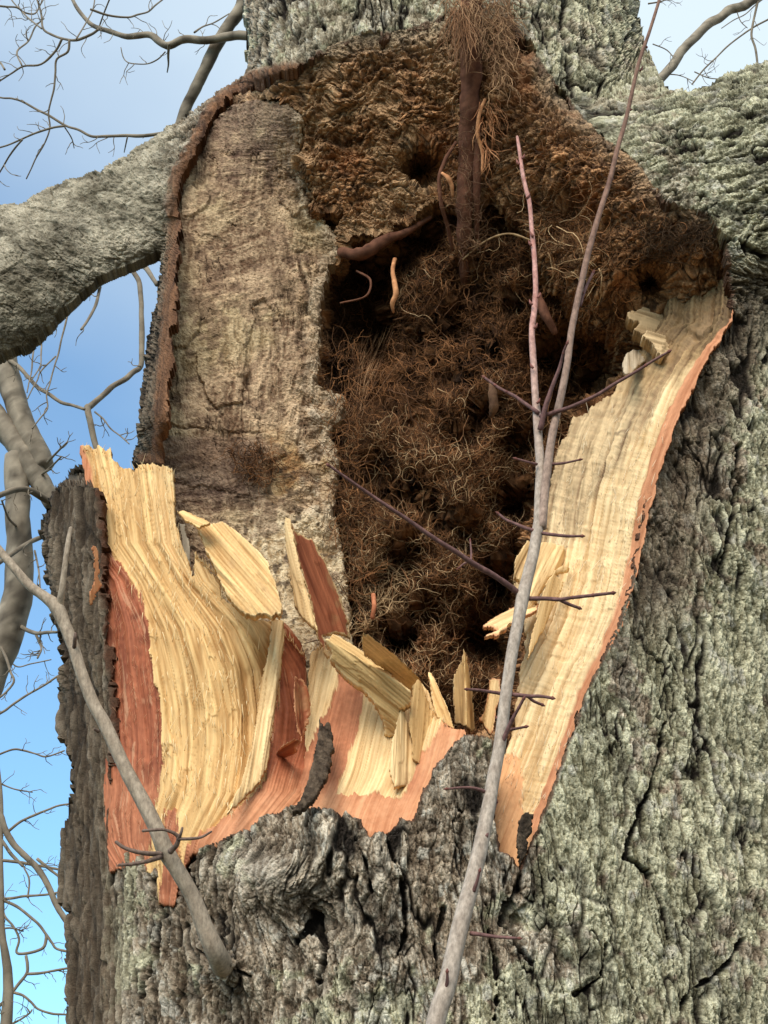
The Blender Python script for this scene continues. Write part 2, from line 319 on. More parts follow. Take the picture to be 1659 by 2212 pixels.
def bark_style(x, y, p, sdh):
    k = 0.05; c = comps(x, y); mn = np.minimum.reduce(c); ws = [np.exp(-np.clip((q - mn) / k, 0, 40)) for q in c]; S = sum(ws); ws = [w_ / S for w_ in ws]
    n = len(x)
    r0 = lambda P: rot(P, math.pi / 2 + 0.05, 0.36)
    J1 = W(400, 400, 3.4)[None]; J2 = W(1340, 330, 3.1)[None]
    tw = 0.8 * np.exp(-((x - 575) ** 2 + (y - 1870) ** 2) / (2 * 70 ** 2)); K0 = W(575, 1870, 3.0); dx_, dz_ = p[:, 0] - K0[0], p[:, 2] - K0[2]      # the grain swirls round the burr
    ps = p.copy(); ps[:, 0] = K0[0] + dx_ * np.cos(tw) - dz_ * np.sin(tw); ps[:, 2] = K0[2] + dx_ * np.sin(tw) + dz_ * np.cos(tw)
    q = r0(ps) + ws[1][:, None] * (rot(p - J1, math.radians(153), 0.8) - r0(p - J1)) + ws[2][:, None] * (rot(p - J2, math.radians(14), 0.45) - r0(p - J2))
    q = q * np.stack([1 + 0 * x, 1 + 0 * x, 1 - 0.72 * (1 - ss(200, 300, x)) * ss(980, 1010, y)], -1)
    wv = np.stack([fbm3(q * 7, 3, 11), fbm3(q * 7, 3, 21), fbm3(q * 7, 3, 31)], -1) * 0.055
    wv += np.stack([fbm3(q * 40, 3, 12), fbm3(q * 40, 3, 22), fbm3(q * 40, 3, 32)], -1) * 0.012
    qq = q + wv
    limbL = ws[1] * (1 - ss(330, 430, x))
    smooth_ = np.clip(limbL, 0, 1)
    d1, d2, i1 = worley(qq / 0.062, 1); f1 = ss(0.0, 0.30, d2 - d1)
    e1, e2, i2 = worley(qq / 0.027 + 5, 2); f2 = ss(0.0, 0.22, e2 - e1)
    g1, g2, i3 = worley(q * [1, 1, 1.4] / 0.0105 + wv * 30, 3); f3 = ss(0.0, 0.28, g2 - g1)
    big = fbm3(q * 9, 4, 41); fine = fbm3(q * 130, 4, 51); med = fbm3(q * 45, 4, 61)
    rid = 1 - np.abs(fbm3(q * [16, 16, 9] + wv * 9, 4, 71)) * 2.6
    crack = 1 - ss(0.0, 0.10, np.abs(fbm3(q * [13, 13, 7] + wv * 22, 3, 77)))           # long deep irregular cracks
    crack *= ss(-0.25, 0.25, fbm3(q * 6, 2, 79))
    amp = 1 - 0.58 * smooth_
    gro = np.zeros(len(x)); gw = 5 * noise2(x * 0.05, y * 0.05, 141) + 2.5 * noise2(x * 0.16, y * 0.16, 142)
    for pl, wd in GROOVES:
        P_ = np.array(pl, float)
        for a_, b_ in zip(P_[:-1], P_[1:]):
            dd = b_ - a_; tt_ = np.clip(((x - a_[0]) * dd[0] + (y - a_[1]) * dd[1]) / (dd @ dd), 0, 1)
            gro = np.maximum(gro, 1 - ss(0.3, 1.0, (np.hypot(x - a_[0] - tt_ * dd[0], y - a_[1] - tt_ * dd[1]) + gw) / wd))
    c2 = (1 - ss(0.0, 0.055, np.abs(fbm3(q * [34, 34, 17] + wv * 14, 3, 177)))) * ss(-0.2, 0.15, fbm3(q * 14, 2, 178))      # fine furrows between plates
    # flaky terraces
    tr = med * 3.2 + big * 2; te = np.floor(tr) + ss(0.55, 0.95, tr - np.floor(tr))
    micro = fbm3(q * [330, 330, 480], 2, 55)
    h = amp * (0.009 * (f1 - 1) * (0.35 + 0.65 * ss(-0.3, 0.3, big)) + 0.0050 * (f2 - 1) + 0.0026 * (f3 - 1) + 0.0040 * med + 0.0024 * fine + 0.0018 * micro + 0.005 * big + 0.0030 * te - 0.009 * c2 + 0.0060 * (i2 - 0.5) + 0.0042 * (i3 - 0.5) + 0.003 * rid - 0.015 * crack)
    h += smooth_ * (0.007 * fbm3(p * 14, 4, 81) + 0.003 * fbm3(rot(p, math.radians(153), 0.35) * 55, 4, 83) + 0.0012 * fine - 0.006 * (1 - ss(0, 0.05, np.abs(fbm3(p * 9, 3, 87)))) * ss(0, .3, fbm3(p * 4, 2, 88)))
    h = h - 0.022 * gro
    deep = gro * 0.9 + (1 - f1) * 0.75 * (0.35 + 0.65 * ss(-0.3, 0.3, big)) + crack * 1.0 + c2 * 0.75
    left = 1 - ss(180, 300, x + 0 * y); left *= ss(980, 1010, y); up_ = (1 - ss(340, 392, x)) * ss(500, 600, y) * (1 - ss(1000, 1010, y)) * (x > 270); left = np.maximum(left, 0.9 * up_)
    h = h * (1 - 0.5 * up_)
    h -= left * 0.012 * (1 - ss(0.0, 0.5, np.abs(noise3(np.stack([p[:, 0] * 38, p[:, 1] * 38, p[:, 2] * 5 + wv[:, 0] * 60], -1), 91))))
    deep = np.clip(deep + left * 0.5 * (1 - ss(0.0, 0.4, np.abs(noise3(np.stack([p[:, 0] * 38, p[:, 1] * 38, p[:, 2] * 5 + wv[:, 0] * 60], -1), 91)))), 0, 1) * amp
    tone = np.clip(0.5 + 0.8 * med + 0.9 * fine + 0.8 * micro + 0.9 * (i3 - 0.5) + 0.5 * (i2 - 0.5), 0, 1)
    # bark colours: brown cork, grey weathered tops, green lichen, whitish crust, darkened cracks
    brown = lerp((0.10, 0.07, 0.045), (0.33, 0.255, 0.175), tone); grey = lerp((0.17, 0.135, 0.095), (0.70, 0.62, 0.49), tone); lich = lerp((0.20, 0.19, 0.115), (0.66, 0.645, 0.45), tone)
    gr = np.clip(0.55 + 0.9 * big + 0.5 * med, 0, 1) * (0.35 + 0.65 * ss(0.25, 0.8, f2))
    right = ss(850, 1250, x)
    li = ss(-0.02, 0.22, fbm3(p * 5, 3, 101) + 0.8 * fbm3(p * 32, 4, 105) + 0.42 * right - 0.12) * (1 - left) * (1 - 0.6 * smooth_)
    top = (1 - ss(700, 800, y)) * ss(500, 620, x); li = np.clip(li + 0.30 * top, 0, 1)
    dark = (1 - ss(25, 130, np.abs(x - np.interp(y, [560, 740, 900, 1100, 1300, 1500], [1640, 1590, 1500, 1450, 1420, 1350])))) * ss(520, 620, y) * (1 - ss(1250, 1480, y))  # brown, lichen-poor band by the wound, its shade put into the colour
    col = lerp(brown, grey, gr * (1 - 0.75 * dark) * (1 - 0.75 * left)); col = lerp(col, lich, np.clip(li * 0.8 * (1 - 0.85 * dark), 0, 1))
    wh = ss(0.20, 0.36, fbm3(p * 24, 4, 111)) * f2 * (1 - left) * (1 - 0.7 * dark); col = lerp(col, (0.62, 0.59, 0.50), 0.6 * wh)
    pl_ = rot(p, math.radians(153), 0.35); smc = lerp((0.12, 0.105, 0.072), (0.52, 0.465, 0.35), np.clip(0.5 + 1.3 * fbm3(p * 9, 4, 121) + 0.7 * fbm3(pl_ * 60, 4, 123) + 0.4 * fine, 0, 1)); col = lerp(col, smc, 0.85 * smooth_)
    kn = np.exp(-((x - 560) ** 2 / 70 ** 2 + (y - 1880) ** 2 / 55 ** 2) * 1.2); col = lerp(col, lerp((0.25, 0.21, 0.16), (0.55, 0.49, 0.40), tone), 0.8 * kn); h *= 1 - 0.6 * kn
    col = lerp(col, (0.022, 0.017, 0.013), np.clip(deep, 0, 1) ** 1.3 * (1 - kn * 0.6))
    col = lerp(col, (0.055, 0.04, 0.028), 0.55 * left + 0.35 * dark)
    # torn rim shows brown / reddish cork
    hs = -sdf(HOLE, x, y); rimn = noise3(p * 60, 131)
    rr_ = 1 - ss(2, 9, hs + 4 * rimn); col = lerp(col, (0.10, 0.045, 0.026), rr_ * 0.85)
    lef2 = (1 - ss(1000, 1010, y)) * (1 - ss(640, 720, x)) * ss(280, 300, x) * ss(120, 150, y)
    rr2 = (1 - ss(12, 34, hs + 6 * rimn)) * lef2; col = lerp(col, lerp((0.055, 0.028, 0.018), (0.27, 0.135, 0.07), np.clip(0.5 + 0.9 * fbm3(p * [90, 90, 14], 3, 133), 0, 1)), rr2 * 0.9)
    h = h * (1 - 0.6 * rr2); h += 0.004 * rr2 * med + 0.010 * rr2 * (y < 470)
    h -= 0.012 * np.exp(-np.clip(hs, 0, 50) / 3.5) * (1 - 0.7 * ss(600, 700, x) * (1 - ss(480, 560, y)))
    return h, col

TREE = thing('old_tree', 'huge old tree with rough grey green bark and a torn open hollow full of roots', 'tree', (0.15, 3.85, 0))
T0 = TREE.matrix_world.translation.copy()
# non uniform lines: fine inside the view, coarse outside
xs = np.r_[np.arange(-200, -8, 10.0), np.arange(-8, 1668, 2.0), np.arange(1668, 1905, 10.0)]
ys = np.r_[np.arange(-90, -8, 10.0), np.arange(-8, 2222, 2.0), np.arange(2222, 2400, 10.0)]
XX, YY = np.meshgrid(xs, ys)
silS = sdf(SIL, XX, YY); holS = sdf(HOLE, XX, YY)
jag = 3.2 * noise2(XX * 0.10, YY * 0.07, 201) + 2.2 * noise2(XX * 0.27, YY * 0.21, 202); lz = (XX < 470) & (YY < 1000); jag = np.where(lz, 2.6 * noise2(XX * 0.03, YY * 0.035, 203) + 1.0 * noise2(XX * 0.1, YY * 0.12, 204), jag)
jag = jag + 9 * noise2(XX * 0.035, YY * 0.035, 205) * ss(600, 700, XX) * (1 - ss(480, 560, YY))
keep = (silS + jag * 0.8 > 0) & (holS + jag * 1.3 < 0)
inlimbL = (XX < 385 - 0.0 * YY) & (YY < 760) & ((XX - 385) * 0.35 + 560 - YY > -30) & ~((XX > 296) & (YY > 500))
inlimbR = (XX > 1300) & (YY < 470 + (XX - 1500) * 0.12) & (YY > 60 + 0 * XX) & ((YY > 182) | (XX > 1440)) & ((XX - 1300) * 0.9 + (YY - 330) > 20)
instem = (YY < 215) & ~inlimbR & ~inlimbL
def shell(name, sel, label):
    V, F, cols = grid_mesh(xs, ys, keep & sel, lambda x, y: (lambda pn, hc: (pn[0] + pn[1] * hc[0][:, None], hc[1]))(normals_of(bark_base, x, y), None) if False else shell_fn(x, y), 0.045)
    o = link(name, mesh(name, V, F, cols, False, M_bark), TREE); o['label'] = label
    return o
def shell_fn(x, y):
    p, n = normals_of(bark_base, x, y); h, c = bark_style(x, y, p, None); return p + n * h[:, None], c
def grow(m):
    o = m.copy(); o[1:] |= m[:-1]; o[:, 1:] |= m[:, :-1]; o[1:, 1:] |= m[:-1, :-1]; return o
rest = ~(inlimbL | inlimbR | instem)
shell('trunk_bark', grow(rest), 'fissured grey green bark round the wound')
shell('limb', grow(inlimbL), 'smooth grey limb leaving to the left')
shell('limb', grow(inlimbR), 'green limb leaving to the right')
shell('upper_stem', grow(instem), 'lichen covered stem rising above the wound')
# the far side of the trunk and limbs
xb = np.arange(-200, 1900, 12.0); yb = np.arange(-90, 2400, 12.0); XB, YB = np.meshgrid(xb, yb); sb = sdf(SIL, XB, YB)
def back_fn(x, y):
    s = np.clip(sdf(SIL, x, y) - 2, 0, 420); k = np.where(x < 300, 0.62, 1.25)
    k = 0.62 + 0.63 * ss(250, 520, x) * 1.0
    Yr = np.minimum(bark_base(x, y), 3.7) + 0.05 + k * np.sqrt(s / 420 + 0.0); Yr = np.where((sdf(HOLE, x, y) > -14), np.maximum(Yr, 3.72 + 0.1 * (x > 420)), Yr); return W(x, y, Yr), np.tile((0.09, 0.075, 0.055), (len(x), 1))
V, F, cols = grid_mesh(xb, yb, sb > 3, back_fn, 0.03)
link('rear_bark', mesh('rear_bark', V, F, cols, True, M_bark), TREE)
# trunk continues to the ground below the view
th = np.linspace(0, 2 * math.pi, 97)[:-1]; zz = np.linspace(-0.1, 1.62, 40); TH, ZZ = np.meshgrid(th, zz)
fl = 1 + 0.25 * np.exp(-(ZZ + 0.1) / 0.35) * (1 + 0.25 * np.sin(TH * 5)); cx0 = 0.13
pp = np.stack([(cx0 + 0.83 * fl * np.cos(TH)).ravel(), (3.85 + 0.84 * fl * np.sin(TH)).ravel(), ZZ.ravel()], -1)
dn = fbm3(pp * [12, 12, 4], 4, 5) * 0.05; pp[:, 0] += dn * np.cos(TH.ravel()); pp[:, 1] += dn * np.sin(TH.ravel())
i_ = np.arange(39)[:, None] * 96; j_ = np.arange(96)[None]; q_ = np.stack([i_ + j_, i_ + (j_ + 1) % 96, i_ + 96 + (j_ + 1) % 96, i_ + 96 + j_], -1).reshape(-1, 4)
link('trunk_base', mesh('trunk_base', pp, [q_], lerp((0.08, 0.07, 0.05), (0.3, 0.3, 0.23), np.clip(0.5 + dn * 12, 0, 1)), True, M_bark), TREE)

# ------------------------------------------------------------------ rotted inside
CAV = [(745,520),(810,510),(880,480),(950,440),(1060,430),(1150,520),(1180,620),(1250,700),(1330,740),(1350,800),(1290,850),(1240,900),(1225,980),(1160,1050),(1130,1160),(1115,1250),(1110,1350),(1110,1430),(1100,1560),(1000,1600),(900,1600),(800,1500),(750,1400),(735,1250),(730,1150),(740,1000),(735,900),(690,830),(685,700),(700,600)]
frec = rbf([(550,180,0.05),(640,150,0.035),(700,110,0.012),(780,75,0.008),(860,70,0.008),(950,45,0.008),(1050,30,0.008),(1130,80,.006),(1180,150,.006),(1230,225,.006),(1280,280,.006),(1340,330,.006),(1400,400,.008),(1470,445,.01),(1530,470,.02),(1585,600,.10),(1520,760,.2),(600,300,.16),(700,450,.33),(850,430,.30),(900,230,.11),(800,320,.22),(700,200,.10),(850,150,.05),(1050,150,.04),(1050,300,.16),(1150,250,.06),(1150,450,.26),(1230,350,.08),(1300,500,.14),(1380,480,.07),(1300,620,.26),(1420,620,.2),(1420,740,.34),(900,900,.55),(1250,800,.5),(700,1200,.5),(1000,1300,.5),(1300,1200,.45),(1100,1700,.3),(400,1300,.45),(400,800,.3),(700,1700,.35)])
SLAB = [(368,420),(392,372),(432,312),(455,262),(500,222),(560,208),(622,218),(655,250),(650,300),(640,350),(668,392),(672,440),(695,470),(742,512),(738,545),(712,575),(704,620),(694,660),(690,720),(692,770),(684,820),(700,835),(742,850),(748,890),(712,940),(738,985),(728,1040),(722,1090),(738,1170),(752,1260),(758,1340),(768,1440),(740,1560),(500,1560),(400,1400),(345,1250),(330,1010),(345,900),(352,800),(362,640)]
slab_Y = rbf([(370,430,3.40),(365,700,3.40),(340,1000,3.42),(350,1250,3.46),(480,240,3.36),(580,240,3.28),(640,260,3.25),(640,340,3.34),(500,450,3.40),(520,800,3.41),(500,1050,3.44),(620,400,3.40),(700,560,3.43),(680,800,3.42),(700,1000,3.44),(720,1200,3.43),(740,1400,3.40),(500,1500,3.48)])
PITS = [(912, 366, 22, 0.22), (1405, 610, 20, 0.2), (1410, 590, 12, 0.1), (715, 482, 14, 0.12), (1130, 110, 14, 0.06), (1240, 470, 30, 0.04), (1235, 195, 16, 0.08), (560, 160, 20, 0.05)]
def floor_Y(x, y):
    c = sdf(CAV, x, y) + 10 * noise2(x * 0.03, y * 0.03, 5); Y = bark_base(x, y) + np.maximum(frec(x, y), 0.003) + 0.30 * ss(-14, 46, c)
    Ys = slab_Y(x, y) + 0.035; k_ = ss(-6, 14, sdf(SLAB, x, y)); Y = Y * (1 - k_) + np.maximum(Y, Ys) * k_
    for px, py, r, d in PITS: Y = Y + d * np.exp(-((x - px) ** 2 + (y - py) ** 2) / (2 * r * r))
    return Y
def rot_style(x, y, p, s):
    p = p * [1, 0.25, 1]; w1 = fbm3(p * 9, 3, 7) * 0.05; q = p + np.stack([w1, w1 * 0.5, -w1], -1)
    lump = fbm3(q * [16, 16, 24], 5, 201, 0.6); rid = 1 - np.abs(fbm3(q * [26, 26, 44], 4, 211)) * 3
    lay = fbm3(q * [16, 16, 60], 4, 221); fine = fbm3(q * 120, 4, 231); d1, d2, i1 = worley(q / [0.03, 0.03, 0.017], 9); f = ss(0, 0.25, d2 - d1)
    tr = lump * 5 + lay; te = np.floor(tr) + ss(0.5, 0.95, tr - np.floor(tr))
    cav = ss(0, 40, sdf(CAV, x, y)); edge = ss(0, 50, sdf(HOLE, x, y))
    h = (0.045 * lump + 0.012 * rid + 0.008 * lay + 0.006 * fine + 0.006 * te + 0.008 * (f - 1) + 0.010 * (i1 - .5)) * (0.3 + 0.7 * edge) * 0.62
    c1_, c2_, i4 = worley(q / 0.0095, 19); h = h + 0.005 * (i4 - 0.5) - 0.003 * (1 - ss(0, 0.25, c2_ - c1_))
    t = np.clip(0.48 + 0.8 * lay + 0.8 * fine + 0.4 * lump, 0, 1)
    t = np.clip(t - 0.06 + 0.45 * (i4 - 0.5) + 0.4 * (i1 - 0.5) + 0.3 * fbm3(q * 260, 2, 237), 0, 1); col = lerp((0.09, 0.042, 0.019), (0.54, 0.29, 0.135), t)
    tan = ss(0.0, 0.4, fbm3(p * 11, 4, 241) + 0.35 * (1 - ss(950, 1150, x)) * (1 - ss(480, 560, y)) - 0.12)
    col = lerp(col, lerp((0.24, 0.135, 0.065), (0.60, 0.40, 0.225), t), tan * 0.8 * (1 - 0.6 * ss(1050, 1250, x)))
    up = (1 - ss(60, 200, y)) * 0.35 + (1 - ss(0, 60, sdf(HOLE, x, y))) * (1 - ss(500, 560, y)) * 0.35 + 0.25 * ss(1100, 1200, x) * (1 - ss(200, 330, y)); col = lerp(col, lerp((0.14, 0.115, 0.08), (0.44, 0.39, 0.28), t), np.clip(up, 0, 1))
    red = ss(0.2, 0.5, fbm3(p * 7, 3, 251)); col = lerp(col, (0.40, 0.16, 0.065), 0.45 * red)
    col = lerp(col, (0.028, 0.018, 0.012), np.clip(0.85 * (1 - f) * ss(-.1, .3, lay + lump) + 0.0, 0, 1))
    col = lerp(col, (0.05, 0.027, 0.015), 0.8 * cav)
    return h, col
HOLEX = [(x + (8 if x > 900 else -8), y + (6 if y > 1000 else -6)) for x, y in HOLE]
fpoly = [p for p in HOLEX if p[1] < 1000 and p[0] > 500] + [(1600, 700), (1450, 1000), (1350, 1400), (1200, 1700), (1100, 1830), (950, 1600), (700, 1700), (450, 1600), (400, 1300), (320, 1010), (368, 640), (380, 400), (440, 250), (480, 210)]
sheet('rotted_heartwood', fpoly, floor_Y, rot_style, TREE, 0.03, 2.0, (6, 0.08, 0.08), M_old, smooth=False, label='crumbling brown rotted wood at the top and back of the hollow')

# weathered slab on the left of the hollow
FLAKES = [([(394,412),(412,405),(430,412),(442,404),(453,425),(450,448),(436,458),(418,463),(404,470),(394,472)], 1.0), ([(368,683),(404,670),(430,676),(430,715),(414,728),(404,745),(384,748),(366,740)], 0.8),
 ([(428,760),(470,752),(500,742),(528,748),(529,800),(524,830),(526,872),(506,868),(480,880),(452,870),(440,835),(428,800)], 0.9), ([(545,655),(575,645),(590,690),(600,760),(596,850),(560,880),(532,872),(536,800),(530,745),(546,700)], -1.0), ([(600,360),(650,400),(668,440),(640,470),(606,440)], 1.1), ([(350,860),(420,872),(470,892),(520,900),(560,905),(556,930),(480,930),(350,915)], 0.5),
 ([(650,560),(700,548),(735,520),(720,575),(705,640),(690,700),(672,690),(660,620)], 1.2), ([(420,500),(470,510),(500,540),(470,560),(430,548)], -0.6), ([(560,940),(600,930),(612,980),(580,1000),(556,975)], 0.8), ([(345,1040),(480,1056),(560,1080),(560,1100),(440,1092),(345,1080)], -0.8)]
def slab_style(x, y, p, s):
    w1 = fbm3(p * 8, 3, 7); xw = x + 26 * fbm2(x * 0.008, y * 0.008, 3, 302) + 6 * fbm2(x * 0.05, y * 0.05, 2, 303); yw = y + 0.12 * x + 34 * fbm2(x * 0.007 + 9, y * 0.007, 3, 304) + 5 * fbm2(x * 0.04, y * 0.04, 2, 306); pm = ss(-0.1, 0.25, fbm2(x * 0.01, y * 0.008, 3, 307)); rip = fbm2(xw * 0.012, yw * 0.13, 4, 301, 0.65) * (0.25 + 0.9 * pm); ver = fbm2(xw * 0.10, yw * 0.012, 4, 305, 0.6) * (1.15 - 0.6 * pm)
    fine = fbm3(p * 130, 4, 311); med = fbm3(p * 28, 4, 321); big = fbm3(p * 9, 3, 331)
    te = 0 * x; ed = 0 * x; jf = 5 * noise2(x * 0.06, y * 0.06, 343) + 2.5 * noise2(x * 0.2, y * 0.2, 344)
    for pl, hh in FLAKES:
        a_ = sdf(pl, x, y) + jf; te = te + hh * ss(-1.5, 1.5, a_); ed = np.maximum(ed, (1 - ss(0, 4, np.abs(a_ + 3))) * ss(-0.3, 0.4, noise2(x * 0.03, y * 0.03, 345)))
    ck = (1 - ss(0, 0.03, np.abs(fbm2(x * 0.04, y * 0.011, 4, 346)))) * ss(0.0, 0.3, noise2(x * 0.02, y * 0.012, 347))
    rot_ = ss(560, 700, x) * (1 - ss(1200, 1300, y)) + ss(0.25, 0.5, big) * 0.5; rot_ = np.clip(rot_, 0, 1)
    d1, d2, i1 = worley(p / [0.022, 0.022, 0.03] + w1[:, None] * 0.8, 12); f = ss(0, 0.3, d2 - d1)
    h = (0.0042 * rip) * (0.3 + 0.7 * ss(-0.2, 0.3, big)) + 0.0060 * ver + 0.0030 * fine + 0.0018 * fbm3(p * 300, 2, 316) + 0.009 * te + rot_ * (0.006 * med + 0.002 * (f - 1) + 0.008 * (i1 - .5) + 0.010 * (np.floor(fbm3(p * 22, 3, 391) * 6) + ss(0.6, 0.9, fbm3(p * 22, 3, 391) * 6 % 1)) * 0.5)
    edge = 1 - ss(0, 14, s); h -= 0.012 * edge * (1 - ss(0.2, 0.9, fine + 0.7))
    t = np.clip(0.5 + 0.6 * rip + 0.75 * ver + 0.6 * fine + 0.35 * fbm3(p * 300, 2, 315), 0, 1)
    t = np.clip(t + 0.6 * med + 0.3 * fbm2(xw * 0.02, yw * 0.01, 3, 392), 0, 1); col = lerp((0.14, 0.080, 0.046), (0.56, 0.405, 0.255), t)
    yel = ss(0.0, 0.5, fbm3(p * 5, 3, 351) + 0.1); col = lerp(col, lerp((0.30, 0.22, 0.11), (0.56, 0.46, 0.27), t), 0.55 * yel)
    col = lerp(col, lerp((0.10, 0.06, 0.045), (0.27, 0.18, 0.125), t), 0.85 * np.clip(ss(935, 950, y + 6 * med) * (1 - ss(1060, 1120, y)) * (1 - ss(520, 640, x)) + 0.85 * (1 - ss(290, 420, y + 120 * med)), 0, 1))
    wh = ss(0.0, 0.25, fbm3(p * 30, 3, 361) + 0.1) * ss(620, 690, x + 30 * med) * ss(760, 880, y); col = lerp(col, lerp((0.40, 0.31, 0.21), (0.80, 0.70, 0.54), t), wh * 0.7)
    low = ss(1090, 1130, y + 12 * med) * ss(500, 560, x); col = lerp(col, lerp((0.36, 0.25, 0.13), (0.78, 0.66, 0.45), t), low * 0.8)
    oc = ss(0.05, 0.35, fbm3(p * 10, 3, 371)) * ss(480, 620, x) * ss(900, 980, y) * (1 - ss(1130, 1250, y)); col = lerp(col, lerp((0.36, 0.19, 0.07), (0.60, 0.42, 0.19), t), oc * 0.6)
    bl = ss(0.10, 0.25, fbm3(p * 16, 5, 375)); col = lerp(col, lerp((0.08, 0.048, 0.03), (0.30, 0.19, 0.12), t), bl * 0.65); ef = (1 - ss(6, 40, s + 30 * med)) * ss(600, 660, x) * (y < 1200); col = lerp(col, lerp((0.34, 0.25, 0.16), (0.74, 0.60, 0.42), t), ef * 0.7)
    spot = ss(0.30, 0.42, fbm3(p * 34, 4, 381)) * (0.35 + 0.65 * ss(850, 1050, y)); col = lerp(col, (0.06, 0.038, 0.025), spot * 0.8)
    rb = rot_ * ss(0.0, 0.35, med + 0.1); col = lerp(col, lerp((0.12, 0.065, 0.03), (0.40, 0.27, 0.15), t), rb * 0.5 * (1 - low))
    col = lerp(col, (0.07, 0.042, 0.028), np.clip(ed * 0.6 + ck * 0.7, 0, 1)); h -= 0.003 * ed + 0.005 * ck
    le = 1 - ss(2, 12, x - np.interp(y, [260, 372, 420, 640, 900, 1010], [455, 392, 372, 362, 346, 334])); col = lerp(col, (0.10, 0.05, 0.03), np.clip(le, 0, 1) * (y < 1010) * 0.8)
    return h, col
sheet('weathered_sapwood', SLAB, slab_Y, slab_style, TREE, 0.05, 2.0, (9, 0.05, 0.05), M_old, smooth=False, label='flat worn tan wood left of the hollow', rim=0.01)

# ------------------------------------------------------------------ fresh torn wood
YEL = ((0.38, 0.205, 0.068), (0.80, 0.545, 0.245)); CREAM = ((0.46, 0.28, 0.115), (0.86, 0.63, 0.33)); RED = ((0.19, 0.048, 0.02), (0.50, 0.165, 0.078)); ORG = ((0.48, 0.20, 0.09), (0.72, 0.38, 0.20))
def fibres(u, v, seed, k=1.0):
    """u across the grain (1 = about 8 mm), v along it"""
    wv = fbm2(u * 0.12, v * 0.8, 2, seed + 5) * 0.9; uu = u + wv
    a = fbm2(uu * 0.35, v * 0.6, 3, seed); b = noise2(uu * 1.1, v * 1.2, seed + 1); c = noise2(uu * 2.1, v * 2.6, seed + 2); d = noise2(uu * 4.0, v * 5.0, seed + 3)
    def stp(fq, sd):
        st = uu * fq + 1.1 * fbm2(u * 0.1, v * 0.7, 3, sd + 8); kk = np.floor(st).astype(np.int64); z = np.zeros_like(kk); fr = st - np.floor(st)
        return rnd(kk, z, z, sd) * (1 - ss(0.955, 1, fr)) + rnd(kk + 1, z, z, sd) * ss(0.955, 1, fr)
    lv = 0.72 * stp(0.11, seed) + 0.28 * stp(0.3, seed + 50)
    k3 = np.floor(uu * 0.55 + 0.5 * fbm2(u * 0.3, v * 2.0, 2, seed + 12)).astype(np.int64); z3 = np.zeros_like(k3); ph = v * (0.7 + 0.6 * rnd(k3, z3, z3, seed + 13)) + 9 * rnd(k3, z3, z3, seed + 14) + 0.03 * noise2(uu * 3, v * 0.5, seed + 15); saw = ph - np.floor(ph); on = rnd(k3, np.floor(ph).astype(np.int64), z3, seed + 16) > 0.45
    saw = np.where(on, saw * ss(1.0, 0.985, saw) if False else saw * (1 - ss(0.985, 1.0, saw)), 0.0)
    sc = 1 - ss(0.0, 0.10, np.abs(noise2(uu * 0.55, v * 0.5, seed + 9)))
    e = 1 - ss(0.0, 0.05, np.abs(noise2(uu * 1.3, v * 0.8, seed + 10))); h = k * (0.011 * a + 0.0013 * b + 0.0009 * c + 0.0005 * d + 0.014 * (lv - 0.5) - 0.003 * sc - 0.002 * e + 0.003 * saw)
    t = np.clip(0.60 + 0.30 * a + 0.24 * b + 0.26 * c + 0.26 * d + 0.24 * (lv - 0.5) - 0.34 * sc - 0.35 * e + 0.22 * (saw - 0.3), 0, 1)
    return h, t
def two(pair, t): return lerp(pair[0], pair[1], t)
fy_ = [960, 1050, 1171, 1256, 1356, 1446, 1531, 1606, 1709, 1759, 1819, 1950]
fl_ = [185, 205, 222, 282, 320, 335, 347, 351, 345, 332, 325, 345]
fr_ = [376, 376, 392, 430, 530, 585, 600, 590, 560, 520, 470, 400]
LEFT = [(172,964),(192,957),(200,966),(214,958),(224,968),(236,963),(241,985),(262,1004),(274,1002),(285,1010),(300,1000),(330,997),(342,1002),(352,1000),(374,1014),(376,1060),(375,1090),(379,1130),(392,1168),(405,1206),(414,1246),(419,1240),(420,1182),(427,1202),(434,1206),(439,1214),(446,1214),(455,1236),(470,1238),(480,1292),(520,1318),(560,1330),(592,1334),(614,1342),(632,1360),(650,1388),(661,1424),(664,1470),(668,1510),(662,1590),(668,1640),(655,1745),(600,1770),(530,1808),(470,1828),(410,1850),(390,1900),(376,1958),(342,1952),(332,1895),(296,1866),(236,1885),(226,1780),(222,1700),(230,1600),(226,1500),(214,1350),(199,1200),(193,1100),(182,1020)]
left_Y = rbf([(180,980,3.44),(240,1000,3.40),(370,1020,3.34),(215,1200,3.36),(230,1500,3.335),(350,1500,3.27),(420,1260,3.27),(470,1400,3.225),(560,1400,3.24),(600,1400,3.28),(655,1480,3.33),(640,1620,3.24),(350,1800,3.20),(420,1650,3.22),(500,1750,3.12),(600,1710,3.12),(240,1850,3.30),(360,1930,3.17),(430,1800,3.14),(560,1600,3.20)])
R1 = [(190,1100),(222,1171),(240,1192),(260,1223),(282,1250),(286,1262),(300,1271),(320,1356),(335,1446),(347,1531),(351,1606),(350,1659),(345,1709),(332,1759),(325,1819),(318,1990),(180,1990),(180,1100)]
R2 = [(612,1345),(607,1456),(600,1521),(582,1606),(575,1659),(572,1684),(555,1709),(500,1754),(465,1779),(425,1801),(400,1830),(380,1990),(800,1990),(800,1300)]
R2b = [(358,1748),(380,1745),(384,1790),(385,1990),(335,1990),(350,1850)]
